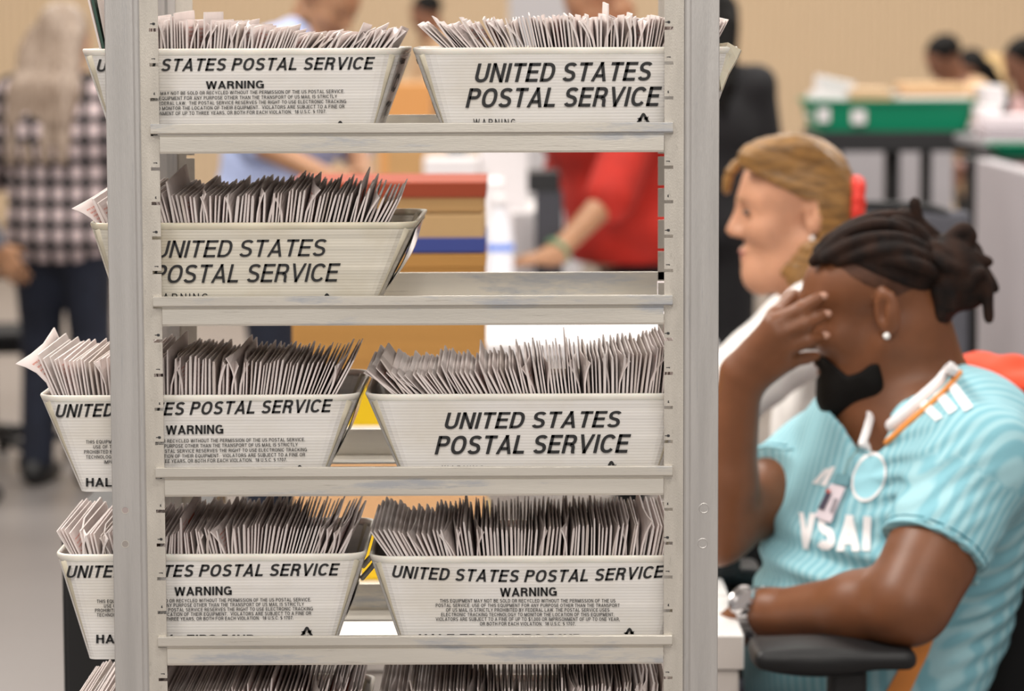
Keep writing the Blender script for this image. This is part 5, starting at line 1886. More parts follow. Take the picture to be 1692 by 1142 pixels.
# ear stud, fingernails
V, F = solid([(ball(HF.p(-0.004, 0.087, -0.030), 0.0048), 0, 'u')], 0.0013, pad=0.005)
obj('ear_stud', V, F, mat('white_stone', (0.9, 0.88, 0.86), 0.15, spec=0.8), root, smooth=True)
NAIL = mat('fingernail', (0.50, 0.27, 0.19), 0.35)
for i in range(3):
    dd = (tip[i] - pip[i]).normalized()
    c = tip[i] + dd * 0.002 + V3(0, -0.0055, 0.001)
    V, F = solid([(ell(c, (0.0075, 0.0055, 0.0035), (dd, dd.cross(V3(0, -1, 0)), V3(0, -1, 0.1))), 0, 'u')], 0.0012, pad=0.005)
    obj('fingernail', V, F, NAIL, root, smooth=True)

# wristwatch with a bright steel band
STEEL = mat('watch_steel', (0.62, 0.60, 0.60), 0.16, metal=1.0)
dd = (wrl - ell_).normalized(); u = dd.cross(V3(0, -1, 0.3)).normalized(); w = dd.cross(u)
wc = wrl + dd * 0.002
m = MB()
for k in range(22):
    a = 2 * math.pi * k / 22
    v = u * math.cos(a) + w * math.sin(a); tt = dd.cross(v)
    m.obox(wc + v * 0.0335, dd, tt, v, 0.019, 0.0088, 0.0042)
m.obj('watch_band', STEEL, root, bevel=0.001)
v = (V3(-0.3, -0.75, 0.62) - dd * dd.dot(V3(-0.3, -0.75, 0.62))).normalized(); tt = dd.cross(v)
m = MB(); ring = []
for r, hh in ((0.0, 0.003), (0.0175, 0.003), (0.0175, 0.008), (0.0195, 0.010), (0.021, 0.006), (0.021, 0.0), (0.0, 0.0)):
    ring.append([wc + v * (0.033 + hh) + (dd * math.cos(2 * math.pi * k / 28) + tt * math.sin(2 * math.pi * k / 28)) * max(r, 0.0003) for k in range(28)])
m.loft(list(reversed(ring)), True, True)
m.obj('watch_case', STEEL, root, smooth=False)

# identity badge hanging from the collar
bp = on_shirt(1420, 728, 0.012)
badge = thing('identity_badge', 'identity badge on a retractable cord clipped to the collar of the turquoise shirt', 'badge', bp)
V, F = solid([(rbox(bp, (0.018, 0.024, 0.012), TAX[1:] + (N,), 0.004), 0, 'u'), (rbox(bp + Z * 0.012, (0.012, 0.018, 0.010), TAX[1:] + (N,), 0.003), 0.004, 'u'), (rbox(bp - Z * 0.012 + S * 0.006, (0.02, 0.014, 0.010), TAX[1:] + (N,), 0.003), 0.004, 'u')], 0.0016, pad=0.008)
obj('clip_reel', V, F, BLACK_CLOTH, badge, smooth=True)
m = MB(); m.tube([on_shirt(1418, 742, 0.008), on_shirt(1408, 762, 0.006), on_shirt(1400, 784, 0.006)], 0.0014, 6); m.obj('cord', mat('cord_grey', (0.25, 0.4, 0.4), 0.6), badge)
def quad(name, P, mm, th, off):
    Q = [on_shirt(x, y, off) for x, y in P]
    n = (Q[1] - Q[0]).cross(Q[3] - Q[0]).normalized()
    if n.dot(ray(1380, 830)) > 0: n = -n
    m = MB(); m.add([q for q in Q] + [q - n * th for q in Q], [(0, 1, 2, 3), (7, 6, 5, 4), (0, 4, 5, 1), (1, 5, 6, 2), (2, 6, 7, 3), (3, 7, 4, 0)])
    return m.obj(name, mm, badge)
quad('badge_clip', [(1386, 783), (1409, 786), (1404, 803), (1380, 800)], mat('clear_clip', (0.16, 0.33, 0.38), 0.35), 0.002, 0.006)
quad('badge_card', [(1378, 801), (1402, 806), (1377, 866), (1352, 856)], mat('badge_white', (0.72, 0.63, 0.68), 0.4), 0.0015, 0.007)
quad('badge_photo', [(1371, 816), (1380, 818), (1367, 845), (1358, 842)], mat('badge_photo', (0.06, 0.05, 0.08), 0.5), 0.0004, 0.0076)
quad('badge_mark', [(1372, 810), (1379, 812), (1377, 818), (1370, 816)], mat('badge_red', (0.45, 0.1, 0.08), 0.5), 0.0004, 0.0078)
quad('badge_text', [(1384, 826), (1390, 828), (1382, 848), (1376, 846)], mat('badge_grey', (0.3, 0.27, 0.3), 0.5), 0.0004, 0.0078)


# ------------------------------------------------------------------ the hall
FLOOR = mat('polished_concrete', (0.205, 0.185, 0.177), 0.38, spec=0.45, var=0.14, vscale=0.7, bump=0.05, bscale=6)
WALL = mat_ribbed('beige_ribbed_wall', (0.60, 0.445, 0.29), 0.055, 'X', amount=0.03, rough=0.85, bump=0.5)
WALL_S = mat_ribbed('beige_ribbed_side_wall', (0.60, 0.445, 0.29), 0.055, 'Y', amount=0.03, rough=0.85, bump=0.5)
m = MB().box((-12, -3, -0.06), (12, 22.2, 0.0)); tag(m.obj('floor', FLOOR, loc=(0, 0, 0)), kind='structure')
m = MB().box((-12, 22.0, 0), (12, 22.2, 7.0)); tag(m.obj('wall_back', WALL, loc=(0, 22, 0)), kind='structure')
m = MB().box((-12.2, 8.0, 0), (-12, 22.2, 7.0)); tag(m.obj('wall_left', WALL_S, loc=(-12, 12, 0)), kind='structure')
m = MB().box((12, 8.0, 0), (12.2, 22.2, 7.0)); tag(m.obj('wall_right', WALL_S, loc=(12, 12, 0)), kind='structure')
m = MB().box((-12, 21.96, 0), (12, 22.0, 0.12)); tag(m.obj('baseboard_back', mat('baseboard_dark', (0.1, 0.09, 0.085), 0.7), loc=(0, 21.9, 0)), kind='structure')
# floor joints
for a, b in ((( -6, 7.6), (0.5, 7.5)), ((-1.05, 4.0), (-0.55, 9.6))):
    pass

WHITE_LAM = mat('white_laminate', (0.82, 0.80, 0.79), 0.35, var=0.03, vscale=4)
LAM_EDGE = mat('white_edge_band', (0.66, 0.60, 0.56), 0.45, var=0.05, vscale=20)
BLACK_PL = mat('black_plastic', (0.009, 0.009, 0.010), 0.5, spec=0.4)
BLACK_MESH = mat('black_mesh_fabric', (0.008, 0.008, 0.009), 0.85)
BLACK_METAL = mat('black_metal', (0.012, 0.012, 0.013), 0.5)
GREYCH = mat('grey_fabric', (0.10, 0.10, 0.12), 0.85)

# ---- the white desk the man sits at
ZD = 0.766
xe = at(1230, 1060, 4.05).x
desk = thing('desk', 'white desk running behind the rack, its corner in front of the seated man', 'desk', (-0.1, 4.4, 0))
MB().box((-0.43, 4.05, ZD - 0.046), (xe, 4.85, ZD)).obj('desk_top', WHITE_LAM, desk, bevel=0.003)
MB().box((xe - 0.0001 - 0.62, 4.0492, ZD - 0.0445), (xe - 0.003, 4.0502, ZD - 0.002)).obj('edge_band', LAM_EDGE, desk)
m = MB().box((-0.30, 4.056, 0.03), (xe - 0.006, 4.076, ZD - 0.048)); m.obj('front_panel', LAM_EDGE, desk, bevel=0.004)
MB().box((-0.40, 4.09, 0.0), (-0.37, 4.80, ZD - 0.046)).obj('side_panel', WHITE_LAM, desk, bevel=0.002)
MB().box((-0.29, 4.058, 0.0), (xe - 0.03, 4.074, 0.03)).obj('plinth', BLACK_PL, desk)
m = MB().box((-0.3, 4.33, ZD), (xe, 4.334, ZD + 0.0006)); m.obj('top_joint', mat('joint_grey', (0.4, 0.38, 0.38), 0.6), desk)
c = at(1198, 905, 4.62)
m = MB().box((-0.02, 4.50, ZD + 0.0305), (at(1216, 905, 4.6).x, 4.72, ZD + 0.037)); 
tag(m.obj('paper_pad', mat('white_pad', (0.85, 0.84, 0.84), 0.7)), 'white paper pad on the riser beside the rack post under the man’s elbow', 'paper')
m = MB().box((-0.06, 4.47, ZD), (at(1213, 905, 4.6).x, 4.76, ZD + 0.030)); 
tag(m.obj('desk_riser', BLACK_PL, bevel=0.004), 'low black riser on the white desk carrying a paper pad', 'desk riser')

# ---- stack of boxes on the desk seen through the rack
YS = 4.46
xs0, xs1 = at(482, 500, YS).x, at(801, 500, YS).x
def zpx(py, Y=YS): return at(640, py, Y).z
TANC = mat('kraft_cardboard', (0.46, 0.27, 0.11), 0.85, var=0.10, vscale=8, stretch=(0.5, 0.5, 8))
TAN2 = mat('pale_cardboard', (0.50, 0.32, 0.15), 0.85, var=0.08, vscale=8)
BROWN = mat('brown_cardboard', (0.47, 0.235, 0.06), 0.85, var=0.12, vscale=4, stretch=(0.4, 0.4, 10))
PEACH = mat('peach_cardboard', (0.62, 0.36, 0.18), 0.85)
REDB = mat('red_band', (0.30, 0.045, 0.014), 0.8)
BLUEB = mat('blue_band', (0.035, 0.055, 0.25), 0.7)
YELL = mat('yellow_plastic', (0.80, 0.52, 0.0), 0.5, var=0.05, vscale=5)
WHITEB = mat('white_rim', (0.85, 0.82, 0.78), 0.5)


def bin_box(name, label, cat, z0, z1, bands, x0=xs0, x1=xs1, y=YS, dep=0.26, group=None, lid=None):
    t = thing(name, label, cat, ((x0 + x1) / 2, y + dep / 2, z0), group)
    m = MB().box((x0, y, z0 + 0.0005), (x1, y + dep, z1 - 0.0005))
    o = m.obj('body', bands[0], t, bevel=0.004)
    for nm, mm, a, b, e in bands[1:]:
        MB().box((x0 - e, y - e, a), (x1 + e, y + dep + e, b)).obj(nm, mm, t, bevel=0.0015)
    return t


zb = ZD
z1 = zpx(868)
bin_box('storage_bin', 'yellow plastic bin at the bottom of the box stack on the desk', 'bin', zb, z1, [YELL, ('rim', YELL, z1 - 0.012, z1 - 0.002, 0.003)], group='bins and boxes stacked behind the rack')
z2 = zpx(712)
bin_box('cardboard_box', 'peach cardboard box between the two yellow bins of the stack', 'box', z1, z2, [PEACH, ('lid', PEACH, z2 - 0.03, z2 - 0.001, 0.002)], group='bins and boxes stacked behind the rack')
z3 = zpx(640)
bin_box('storage_bin', 'yellow plastic bin with white base in the middle of the stack behind the third shelf', 'bin', z2, z3, [YELL, ('base_rim', WHITEB, z2 + 0.0005, z2 + 0.007, 0.003)], group='bins and boxes stacked behind the rack')
z4 = zpx(419)
bin_box('cardboard_box', 'large orange-brown cardboard box under the blue-banded box in the stack', 'box', z3, z4, [BROWN, ('lid', BROWN, z4 - 0.02, z4 - 0.001, 0.002)], group='bins and boxes stacked behind the rack')
z5 = zpx(353)
bin_box('cardboard_box', 'tan cardboard box with a blue band, second from the top of the stack', 'box', z4, z5, [TAN2, ('blue_band', BLUEB, z4 + 0.001, zpx(393), 0.0015)], group='bins and boxes stacked behind the rack')
z6 = zpx(301)
bin_box('cardboard_box', 'tan cardboard box with a red lid on top of the stack', 'box', z5, z6, [TANC, ('red_lid', REDB, zpx(327), z6 - 0.0002, 0.003)], group='bins and boxes stacked behind the rack')

# ---- black cabinet behind the lower left trays
xc0, xc1 = at(103, 1000, 3.62).x, at(330, 1000, 3.62).x
zc = at(150, 870, 3.62).z
t = thing('file_cabinet', 'black metal cabinet behind the lower left trays', 'cabinet', ((xc0 + xc1) / 2, 3.8, 0))
MB().box((xc0, 3.62, 0.0), (xc1, 3.98, zc)).obj('carcass', BLACK_METAL, t, bevel=0.004)
for a, b in ((0.04, 0.30), (0.305, 0.58), (0.585, zc - 0.02)):
    o = MB().box((xc0 + 0.006, 3.612, a), (xc1 - 0.006, 3.6195, b)).obj('drawer', BLACK_METAL, t, bevel=0.002)
    MB().box(((xc0 + xc1) / 2 - 0.05, 3.600, b - 0.05), ((xc0 + xc1) / 2 + 0.05, 3.612, b - 0.038)).obj('handle', BLACK_PL, o, bevel=0.002)


# ---- office chairs
def office_chair(label, seat_c, face, seat_z, back_h, arms=True, m_back=None, name='office_chair', lean=0.15, arm_z=None, head=False):
    F = V3(math.cos(math.radians(face)), math.sin(math.radians(face)), 0); L = Z.cross(F)
    c = V3(seat_c[0], seat_c[1], 0)
    t = thing(name, label, 'chair', c)
    V, Fc = solid([(rbox(c + Z * (seat_z - 0.035), (0.46, 0.47, 0.075), (F, L, Z), 0.035), 0, 'u')], 0.010)
    obj('seat', V, Fc, BLACK_MESH, t, smooth=True)
    bu = (Z - F * lean).normalized(); bn = L.cross(bu)
    bc = c - F * 0.235 + Z * (seat_z + 0.06)
    V, Fc = solid([(rbox(bc + bu * back_h / 2, (0.035, 0.44, back_h), (bu.cross(L) * -1, L, bu), 0.017), 0, 'u')], 0.008)
    b = obj('backrest', V, Fc, m_back or BLACK_MESH, t, smooth=True)
    m = MB()
    loop = []
    for k in range(41):
        a = 2 * math.pi * k / 40
        ca, sa = math.cos(a), math.sin(a)
        x = math.copysign(abs(ca) ** 0.45, ca) * 0.225; y = math.copysign(abs(sa) ** 0.45, sa) * (back_h / 2 + 0.01)
        loop.append(bc + bu * (back_h / 2 + y) + L * x - F * 0.004)
    m.tube(loop, 0.011, 8); m.obj('back_frame', BLACK_PL, b, smooth=True)
    MB().tube(smooth_path([c + Z * (seat_z - 0.09) - F * 0.1, c + Z * (seat_z - 0.08) - F * 0.26, bc + bu * 0.18 - F * 0.04], 6), 0.022, 10).obj('back_bracket', BLACK_PL, t, smooth=True)
    MB().lathe(c, [(0.028, 0.10), (0.028, seat_z - 0.08), (0.07, seat_z - 0.072)], 16).obj('column', BLACK_PL, t, smooth=True)
    m = MB()
    for k in range(5):
        a = 2 * math.pi * k / 5 + 0.3
        d = V3(math.cos(a), math.sin(a), 0)
        m.tube([c + Z * 0.115, c + d * 0.15 + Z * 0.105, c + d * 0.30 + Z * 0.075], [0.03, 0.022, 0.016], 8)
    m.obj('star_base', BLACK_PL, t, smooth=True)
    for k in range(5):
        a = 2 * math.pi * k / 5 + 0.3
        d = V3(math.cos(a), math.sin(a), 0); e = Z.cross(d)
        MB().tube([c + d * 0.30 + Z * 0.031 - e * 0.02, c + d * 0.30 + Z * 0.031 + e * 0.02], 0.03, 14).obj('caster', BLACK_PL, t, smooth=True)
    if arms:
        for s in (-1, 1):
            q = c + L * s * 0.29
            az = arm_z or seat_z + 0.24
            P = [(rbox(q + Z * (az - 0.014) + F * 0.03, (0.24, 0.10, 0.028), (F, L, Z), 0.013), 0, 'u'), (ell(q + Z * (az - 0.022) + F * 0.03, (0.10, 0.035, 0.018), (F, L, Z)), 0.02, 'u')]
            V, Fc = solid(P, 0.006)
            o = obj('armrest', V, Fc, BLACK_PL, t, smooth=True)
            MB().tube([q + Z * (az - 0.02), q + Z * (seat_z + 0.02), q - L * s * 0.10 + Z * (seat_z - 0.07)], [0.024, 0.026, 0.02], 10).obj('armrest_post', BLACK_PL, o, smooth=True)
    return t, bc, bu, F, L


# the man's chair: its near armrest carries his forearm
pa0, pa1 = at(1240, 1068, 4.0), at(1508, 1068, 4.0)
t = thing('office_chair', 'black office chair with armrests and mesh back the man sits on', 'chair', V3(pel.x + 0.02, pel.y + 0.02, 0))
cc = V3(pel.x + 0.02, pel.y + 0.02, 0)
V, Fc = solid([(rbox(cc + Z * 0.42, (0.46, 0.48, 0.08), (N, S, Z), 0.035), 0, 'u')], 0.010)
obj('seat', V, Fc, BLACK_MESH, t, smooth=True)
zt = at(1300, 1079, 3.94).z
P = [(rbox(V3((pa0.x + pa1.x) / 2, 4.005, zt - 0.013), (pa1.x - pa0.x, 0.115, 0.027), ((1, 0.02, 0.02), (0, 1, 0), (0, 0, 1)), 0.013), 0, 'u'),
     (ell(V3(pa0.x + 0.085, 4.0, zt - 0.018), (0.075, 0.05, 0.022)), 0.02, 'u')]
V, Fc = solid(P, 0.0045)
arm = obj('armrest', V, Fc, BLACK_PL, t, smooth=True)
xp = at(1398, 1100, 4.0).x
MB().prism([(xp - 0.022, zt - 0.03), (xp - 0.026, 0.45), (xp + 0.026, 0.45), (xp + 0.026, zt - 0.03)], 'Y', 3.985, 4.03).obj('armrest_post', BLACK_PL, arm, bevel=0.008)
q = at(1160, 945, 4.56)
P = [(rbox(V3(q.x - 0.02, 4.56, q.z), (0.21, 0.10, 0.028), ((1, 0, 0), (0, 1, 0), (0, 0, 1)), 0.013), 0, 'u')]
V, Fc = solid(P, 0.0055)
arm2 = obj('armrest', V, Fc, BLACK_PL, t, smooth=True)
MB().tube([V3(q.x + 0.06, 4.56, q.z - 0.01), V3(q.x + 0.08, 4.56, 0.5), cc - S * 0.18 + Z * 0.40], [0.022, 0.024, 0.02], 10).obj('armrest_post', BLACK_PL, arm2, smooth=True)
bb = at(1662, 1130, 4.44)
bu = V3(0.10, 0.06, 1).normalized()
V, Fc = solid([(rbox(bb + bu * 0.05, (0.03, 0.46, 0.70), (N, S, bu), 0.014), 0, 'u')], 0.008)
bk = obj('backrest', V, Fc, BLACK_MESH, t, smooth=True)
loop = []
for k in range(41):
    a = 2 * math.pi * k / 40; ca, sa = math.cos(a), math.sin(a)
    loop.append(bb + bu * (0.05 + math.copysign(abs(sa) ** 0.4, sa) * 0.355) + S * math.copysign(abs(ca) ** 0.4, ca) * 0.235 + N * 0.012)
MB().tube(loop, 0.011, 8).obj('back_frame', mat('dark_grey_plastic', (0.05, 0.05, 0.052), 0.45), bk, smooth=True)
MB().lathe(cc, [(0.028, 0.10), (0.028, 0.37), (0.08, 0.385)], 16).obj('column', BLACK_PL, t, smooth=True)
m = MB()
for k in range(5):
    d = V3(math.cos(1.257 * k + 0.3), math.sin(1.257 * k + 0.3), 0)
    m.tube([cc + Z * 0.115, cc + d * 0.15 + Z * 0.105, cc + d * 0.30 + Z * 0.075], [0.03, 0.022, 0.016], 8)
m.obj('star_base', BLACK_PL, t, smooth=True)
for k in range(5):
    d = V3(math.cos(1.257 * k + 0.3), math.sin(1.257 * k + 0.3), 0); e = Z.cross(d)
    MB().tube([cc + d * 0.30 + Z * 0.031 - e * 0.02, cc + d * 0.30 + Z * 0.031 + e * 0.02], 0.03, 14).obj('caster', BLACK_PL, t, smooth=True)
# red coat over that chair's back
top = bb + bu * 0.40
P = []
P.append((rbox(top - N * 0.035 - bu * 0.27 , (0.045, 0.50, 0.58), (N, S, bu), 0.02), 0, 'u'))
for s_, w_ in ((-0.18, 0.055), (0.0, 0.05), (0.16, 0.06)):
    P.append((cone(top + S * s_ - N * 0.02, top + S * (s_ + 0.09) - N * 0.02 + bu * 0.012, w_, w_ * 0.9), 0.03, 'u'))
P.append((cone(top + S * 0.2 - N * 0.05, top + S * 0.23 - N * 0.06 - bu * 0.5, 0.05, 0.045), 0.03, 'u'))
V, Fc = solid(P, 0.007, post=lambda f: (f.put(rbox(bb + bu * 0.05, (0.055, 0.50, 0.725), (N, S, bu), 0.01), 0.004, 's'), f.warp(lambda X, Y, Zz: 0.006 * np.sin(X * 62 + Zz * 26) * np.sin(Zz * 18 + Y * 40 + X * 11))))
tag(obj('coat', V, Fc, mat('red_coat', (0.70, 0.055, 0.012), 0.8), None, smooth=True), 'red coat draped over the back of the seated man’s black chair', 'coat')

# chair the woman sits on and a black one pushed in beside it
office_chair('black office chair under the woman in white', (at(1510, 1000, 5.2).x, 5.2), 182, 0.49, 0.50, False, lean=0.1)
ca, cb = at(1150, 900, 4.72), at(1326, 862, 4.72)
case = thing('equipment_case', 'upright black case standing between the raised forearm and the woman in white', 'case', ((ca.x + cb.x) / 2, 4.82, 0))
V, Fc = solid([(rbox(((ca.x + cb.x) / 2, 4.83, cb.z / 2 + 0.001), (cb.x - ca.x, 0.20, cb.z - 0.002), ((1, 0, 0), (0, 1, 0), (0, 0, 1)), 0.03), 0, 'u')], 0.012)
obj('case_body', V, Fc, BLACK_MESH, case, smooth=True)
xm = (ca.x + cb.x) / 2
MB().tube(smooth_path([(xm - 0.06, 4.83, cb.z - 0.004), (xm - 0.045, 4.83, cb.z + 0.018), (xm + 0.045, 4.83, cb.z + 0.018), (xm + 0.06, 4.83, cb.z - 0.004)], 5), 0.008, 8).obj('handle', BLACK_PL, case, smooth=True)
office_chair('grey-backed office chair behind the red scrunchie', (at(1448, 380, 7.6).x, 7.5), 80, 0.50, 0.58, False, GREYCH)
office_chair('black office chair at the lower left edge of the picture', (at(-22, 600, 11.3).x, 11.3), 10, 0.48, 0.5, True)

# ---- white work tables behind the rack
def table(label, x0, x1, y0, y1, z, top, legm, th=0.04, leg=0.05, inset=0.06, skirt=None):
    t = thing('work_table', label, 'table', ((x0 + x1) / 2, (y0 + y1) / 2, 0))
    MB().box((x0, y0, z - th), (x1, y1, z)).obj('table_top', top, t, bevel=0.004)
    for x in (x0 + inset, x1 - inset):
        for y in (y0 + inset, y1 - inset):
            MB().box((x - leg / 2, y - leg / 2, 0), (x + leg / 2, y + leg / 2, z - th)).obj('leg', legm, t, bevel=0.004)
    return t


WT = mat('white_table_top', (0.72, 0.69, 0.70), 0.5)
table('long white work table behind the rack where the man in red works', at(690, 460, 9.0).x, at(1130, 460, 9.0).x, 7.5, 9.52, 0.80, WT, LAM_EDGE)
table('white work table farther back, by the man in light blue shirt', at(560, 300, 11.5).x, at(905, 300, 11.5).x, 10.7, 12.6, 0.86, WT, LAM_EDGE)
PAPER_W = mat('white_papers', (0.78, 0.75, 0.76), 0.7)
def zat(py, Y): return at(800, py, Y).z
def block(name, label, cat, px0, px1, py0, py1, Y, dep, mm, bevel=0.004, group=None, zb=None):
    """a box standing at distance Y that shows between these pixels"""
    a = at(px0, py1, Y); b = at(px1, py0, Y)
    return tag(MB().box((a.x, Y, a.z if zb is None else zb), (b.x, Y + dep, b.z)).obj(name, mm, bevel=bevel), label, cat, group)


t800 = 0.80
block('paper_stack', 'white stack of papers on the table left of the man in red', 'papers', 846, 906, 352, 470, 9.34, 0.14, PAPER_W, zb=t800)
block('paper_stack', 'tall white stack of papers behind the water bottle', 'papers', 735, 830, 300, 470, 9.05, 0.26, PAPER_W, zb=t800)
block('carton', 'white carton on the far table above the red-lidded box', 'box', 700, 790, 262, 300, 11.0, 0.3, PAPER_W, zb=0.86)
block('carton', 'tan carton on the far table, just under the top shelf', 'box', 640, 735, 240, 270, 11.4, 0.3, TANC, zb=0.86)
block('carton', 'white carton right of the tan carton on the far table', 'box', 792, 872, 240, 285, 11.2, 0.3, PAPER_W, zb=0.86)
block('carton', 'orange carton seen through the gap between the two top shelf trays', 'box', 625, 712, 138, 205, 11.9, 0.3, mat('orange_carton', (0.62, 0.30, 0.10), 0.85), zb=0.86)
block('document_tray', 'black tray beside the man in red', 'tray', 872, 925, 284, 318, 9.2, 0.22, BLACK_PL)
o = bpy.data.objects['document_tray']
Yb2 = 9.2
zt_ = at(900, 318, Yb2).z
block('storage_case', 'black case under the black tray beside the man in red', 'case', 885, 930, 318, 480, 9.2, 0.2, mat('dark_case', (0.03, 0.03, 0.04), 0.5), zb=t800)
bpy.data.objects['storage_case'].data.transform(Matrix.Translation((0, 0, 0)))
# water bottle with blue band
bx = at(826, 400, 8.2)
t = thing('water_bottle', 'clear white water bottle with blue band on the table', 'bottle', (bx.x, 8.2, t800))
hb = at(826, 322, 8.2).z - t800
BOT = mat('cloudy_bottle', (0.86, 0.86, 0.92), 0.15, spec=0.7)
MB().lathe((bx.x, 8.2, t800), [(0.030, 0.0005), (0.036, 0.01), (0.036, hb * 0.62), (0.030, hb * 0.74), (0.016, hb * 0.86), (0.014, hb * 0.9)], 20).obj('body', BOT, t, smooth=True)
MB().lathe((bx.x, 8.2, t800), [(0.017, hb * 0.9), (0.017, hb), (0.012, hb)], 16).obj('cap', PAPER_W, t, smooth=True)
zz = at(826, 409, 8.2).z - t800
MB().lathe((bx.x, 8.2, t800), [(0.0365, zz - 0.008), (0.0367, zz), (0.0365, zz + 0.010)], 20).obj('blue_band', mat('bright_blue', (0.10, 0.24, 0.80), 0.5), t, smooth=True)

# ---- sorting table at the right with green trays
GREEN_P = mat('green_plastic', (0.0, 0.27, 0.135), 0.45)
DARK_TOP = mat('dark_table_top', (0.012, 0.012, 0.014), 0.6)
Y1 = 12.0
z_t = at(1500, 218, Y1).z
x0, x1 = at(1358, 220, Y1).x, at(1648, 220, Y1).x
t = thing('sorting_table', 'tall black table carrying the long green tray at the upper right', 'table', ((x0 + x1) / 2, Y1 + 0.4, 0))
MB().box((x0, Y1, z_t - 0.075), (x1, Y1 + 0.75, z_t)).obj('table_top', DARK_TOP, t, bevel=0.005)
for px, w in ((1475, 24), (1531, 17)):
    a = at(px - w / 2, 300, Y1 + 0.2).x; b = at(px + w / 2, 300, Y1 + 0.2).x
    MB().box((a, Y1 + 0.2, 0), (b, Y1 + 0.26, z_t - 0.075)).obj('leg', BLACK_METAL, t, bevel=0.003)
for px in (1382, 1628):
    a = at(px, 300, Y1 + 0.66).x
    MB().box((a - 0.02, Y1 + 0.64, 0), (a + 0.02, Y1 + 0.68, z_t - 0.075)).obj('leg', BLACK_METAL, t, bevel=0.003)


def open_tray(name, label, x0, x1, y0, y1, z0, h, mm, marks=(), group=None):
    t = thing(name, label, 'tray', ((x0 + x1) / 2, (y0 + y1) / 2, z0), group)
    s = 0.03
    m = MB()
    def R(k, i): return rrect(x0 + s * (1 - k) + i, x1 - s * (1 - k) - i, y0 + s * (1 - k) + i, y1 - s * (1 - k) - i, z0 + 0.0005 + h * k, 0.03)
    m.loft([R(0, 0), R(0.9, 0), R(0.9, -0.01), R(1, -0.01), R(1, 0.006), R(0.06, 0.006)])
    m.obj('tray_body', mm, t)
    for a, b, c, d in marks:
        MB().box((a, y0 + 0.006, c), (b, y0 + 0.014, d)).obj('printed_mark', PAPER_W, t)
    return t


gx0, gx1 = at(1336, 190, Y1).x, at(1616, 190, Y1).x
gh = at(1400, 166, Y1).z - z_t
mk = [(at(a, 200, Y1).x, at(b, 200, Y1).x, at(1400, c, Y1).z, at(1400, d, Y1).z) for a, b, c, d in ((1352, 1372, 202, 178), (1408, 1432, 205, 182))]
gx0 = max(gx0, x0 + 0.0)
open_tray('sorting_tray', 'long green plastic tray with pale marks on the black sorting table', at(1340, 190, Y1).x, gx1, Y1 + 0.02, Y1 + 0.5, z_t, gh, GREEN_P, mk)
zi = z_t + 0.012
def heap(name, label, cat, px0, px1, py, Y, dep, mm, tilt=0.0, zb=None):
    a = at(px0, py, Y).x; b = at(px1, py, Y).x; zt = at(1500, py, Y).z
    zb = zi if zb is None else zb
    m = MB()
    n = 5
    for k in range(n):
        z_0 = zb + (zt - zb) * k / n; z_1 = zb + (zt - zb) * (k + 1) / n
        o = 0.012 * math.sin(k * 2.3)
        m.box((a + o, Y + o, z_0), (b + o, Y + dep + o, z_1 - 0.001))
    if tilt:
        c = Vector(((a + b) / 2, Y, zb))
        m.v = [tuple(c + Matrix.Rotation(tilt, 3, 'Y') @ (Vector(v) - c)) for v in m.v]
    return tag(m.obj(name, mm, bevel=0.004), label, cat)


heap('paper_bundle', 'white bundle of papers sticking up from the left end of the green tray', 'papers', 1340, 1398, 128, Y1 + 0.12, 0.25, PAPER_W, 0.22, zb=zi + 0.02)
heap('carton', 'tan carton in the left half of the green tray', 'box', 1402, 1470, 146, Y1 + 0.1, 0.3, mat('tan_carton', (0.70, 0.48, 0.30), 0.85))
heap('carton', 'larger tan carton in the right half of the green tray', 'box', 1492, 1592, 138, Y1 + 0.14, 0.3, mat('tan_carton_light', (0.66, 0.43, 0.24), 0.85))
heap('paper_bundle', 'low white papers filling the right of the green tray', 'papers', 1480, 1604, 160, Y1 + 0.06, 0.07, PAPER_W)
heap('paper_bundle', 'small grey papers between the two tan cartons of the green tray', 'papers', 1463, 1487, 150, Y1 + 0.3, 0.1, mat('grey_papers', (0.55, 0.56, 0.52), 0.8))
t2 = at(1650, 232, 11.2).z
t = table('dark table at the right edge with white papers on it', at(1622, 240, 11.2).x, at(1860, 240, 11.2).x, 11.2, 11.9, t2, mat('grey_table_top', (0.30, 0.29, 0.31), 0.5), BLACK_METAL, 0.03)
heap('paper_bundle', 'white papers on the dark table at the right edge', 'papers', 1628, 1720, 192, 11.3, 0.3, mat('lilac_papers', (0.80, 0.72, 0.76), 0.7), zb=t2 + 0.0005)
heap('paper_bundle', 'white bag of papers before the person in pink shirt', 'papers', 1624, 1660, 142, 11.62, 0.2, PAPER_W, zb=t2 + 0.0005)
gz = at(1660, 262, 10.9).z
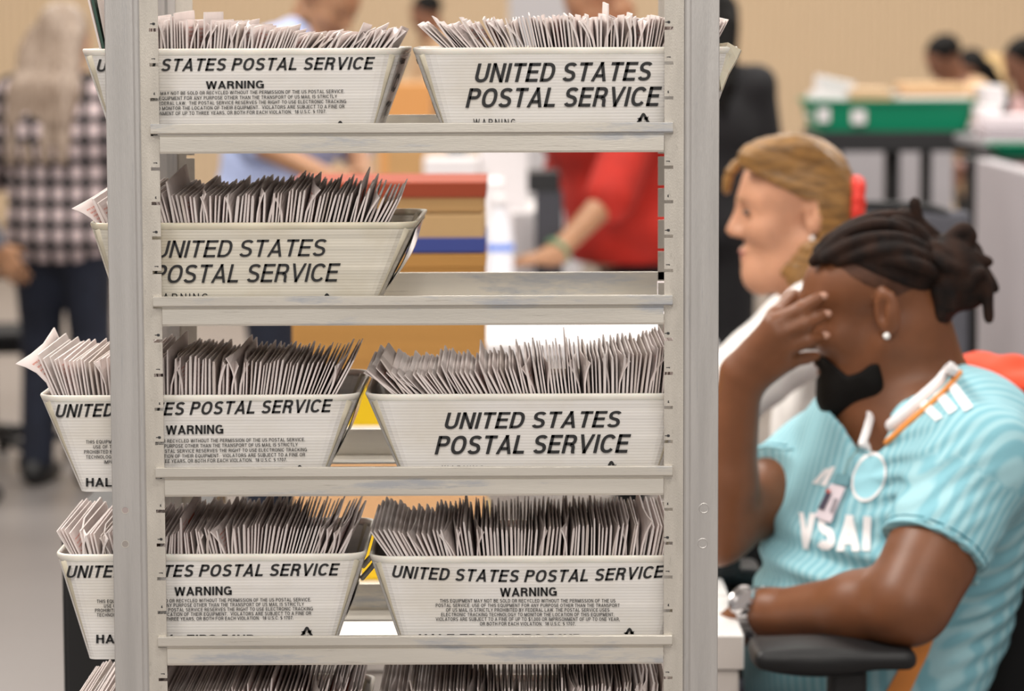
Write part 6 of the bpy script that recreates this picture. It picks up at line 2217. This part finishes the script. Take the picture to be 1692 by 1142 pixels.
tt = table('low shelf table under the papers at the right edge', at(1600, 262, 10.95).x, at(1850, 262, 10.95).x, 10.95, 11.15, gz, BLACK_METAL, BLACK_METAL, 0.02, 0.03, 0.03)
open_tray('sorting_tray', 'green plastic tray at the right edge, below the dark table top', at(1640, 250, 10.96).x, at(1800, 250, 10.96).x, 10.96, 11.14, gz, at(1660, 240, 10.9).z - gz, GREEN_P)

# grey partitions and cloth-covered tables behind
PART = mat('pale_grey_panel', (0.44, 0.415, 0.44), 0.75, var=0.06, vscale=3)
DSK = mat('dark_skirting', (0.12, 0.115, 0.12), 0.7)
def panel(label, px0, px1, py, Y, dep, zb=0.10):
    a, b = at(px0, 300, Y).x, at(px1, 300, Y).x
    z = at(1500, py, Y).z
    t = thing('partition', label, 'partition', ((a + b) / 2, Y + dep / 2, 0))
    MB().box((a, Y, zb), (b, Y + dep, z)).obj('panel', PART, t, bevel=0.006)
    MB().box((a + 0.01, Y + 0.01, 0), (b - 0.01, Y + dep - 0.01, zb)).obj('skirting', DSK, t)
    return t


panel('pale grey partition under the tall black sorting table', 1375, 1575, 238, 13.6, 0.5)
pz = at(1640, 262, 10.4).z
t = thing('partition', 'pale grey partition at the right edge beside the seated man’s hair', 'partition', (at(1650, 300, 10.0).x, 10.0, 0))
pa, pb = at(1612, 300, 10.4), at(1830, 300, 8.2)
dv = (V3(pb.x, 8.2, 0) - V3(pa.x, 10.4, 0)); ln = dv.length; dv.normalize(); nv = V3(-dv.y, dv.x, 0)
m = MB(); m.obox(V3(pa.x, 10.4, (pz + 0.12) / 2) + dv * ln / 2 + nv * 0.03, dv, nv, Z, ln, 0.06, pz - 0.12); m.obj('panel', PART, t, bevel=0.006)
m = MB(); m.obox(V3(pa.x, 10.4, 0.06) + dv * ln / 2 + nv * 0.03, dv, nv, Z, ln - 0.02, 0.05, 0.12); m.obj('skirting', DSK, t)
# pale pillar seen between the top trays and papers behind
block('cabinet', 'pale grey cabinet far behind the right tray of the top shelf', 'cabinet', 842, 960, -60, 300, 16.5, 0.5, mat('pale_cabinet', (0.62, 0.60, 0.62), 0.7), zb=0.0)
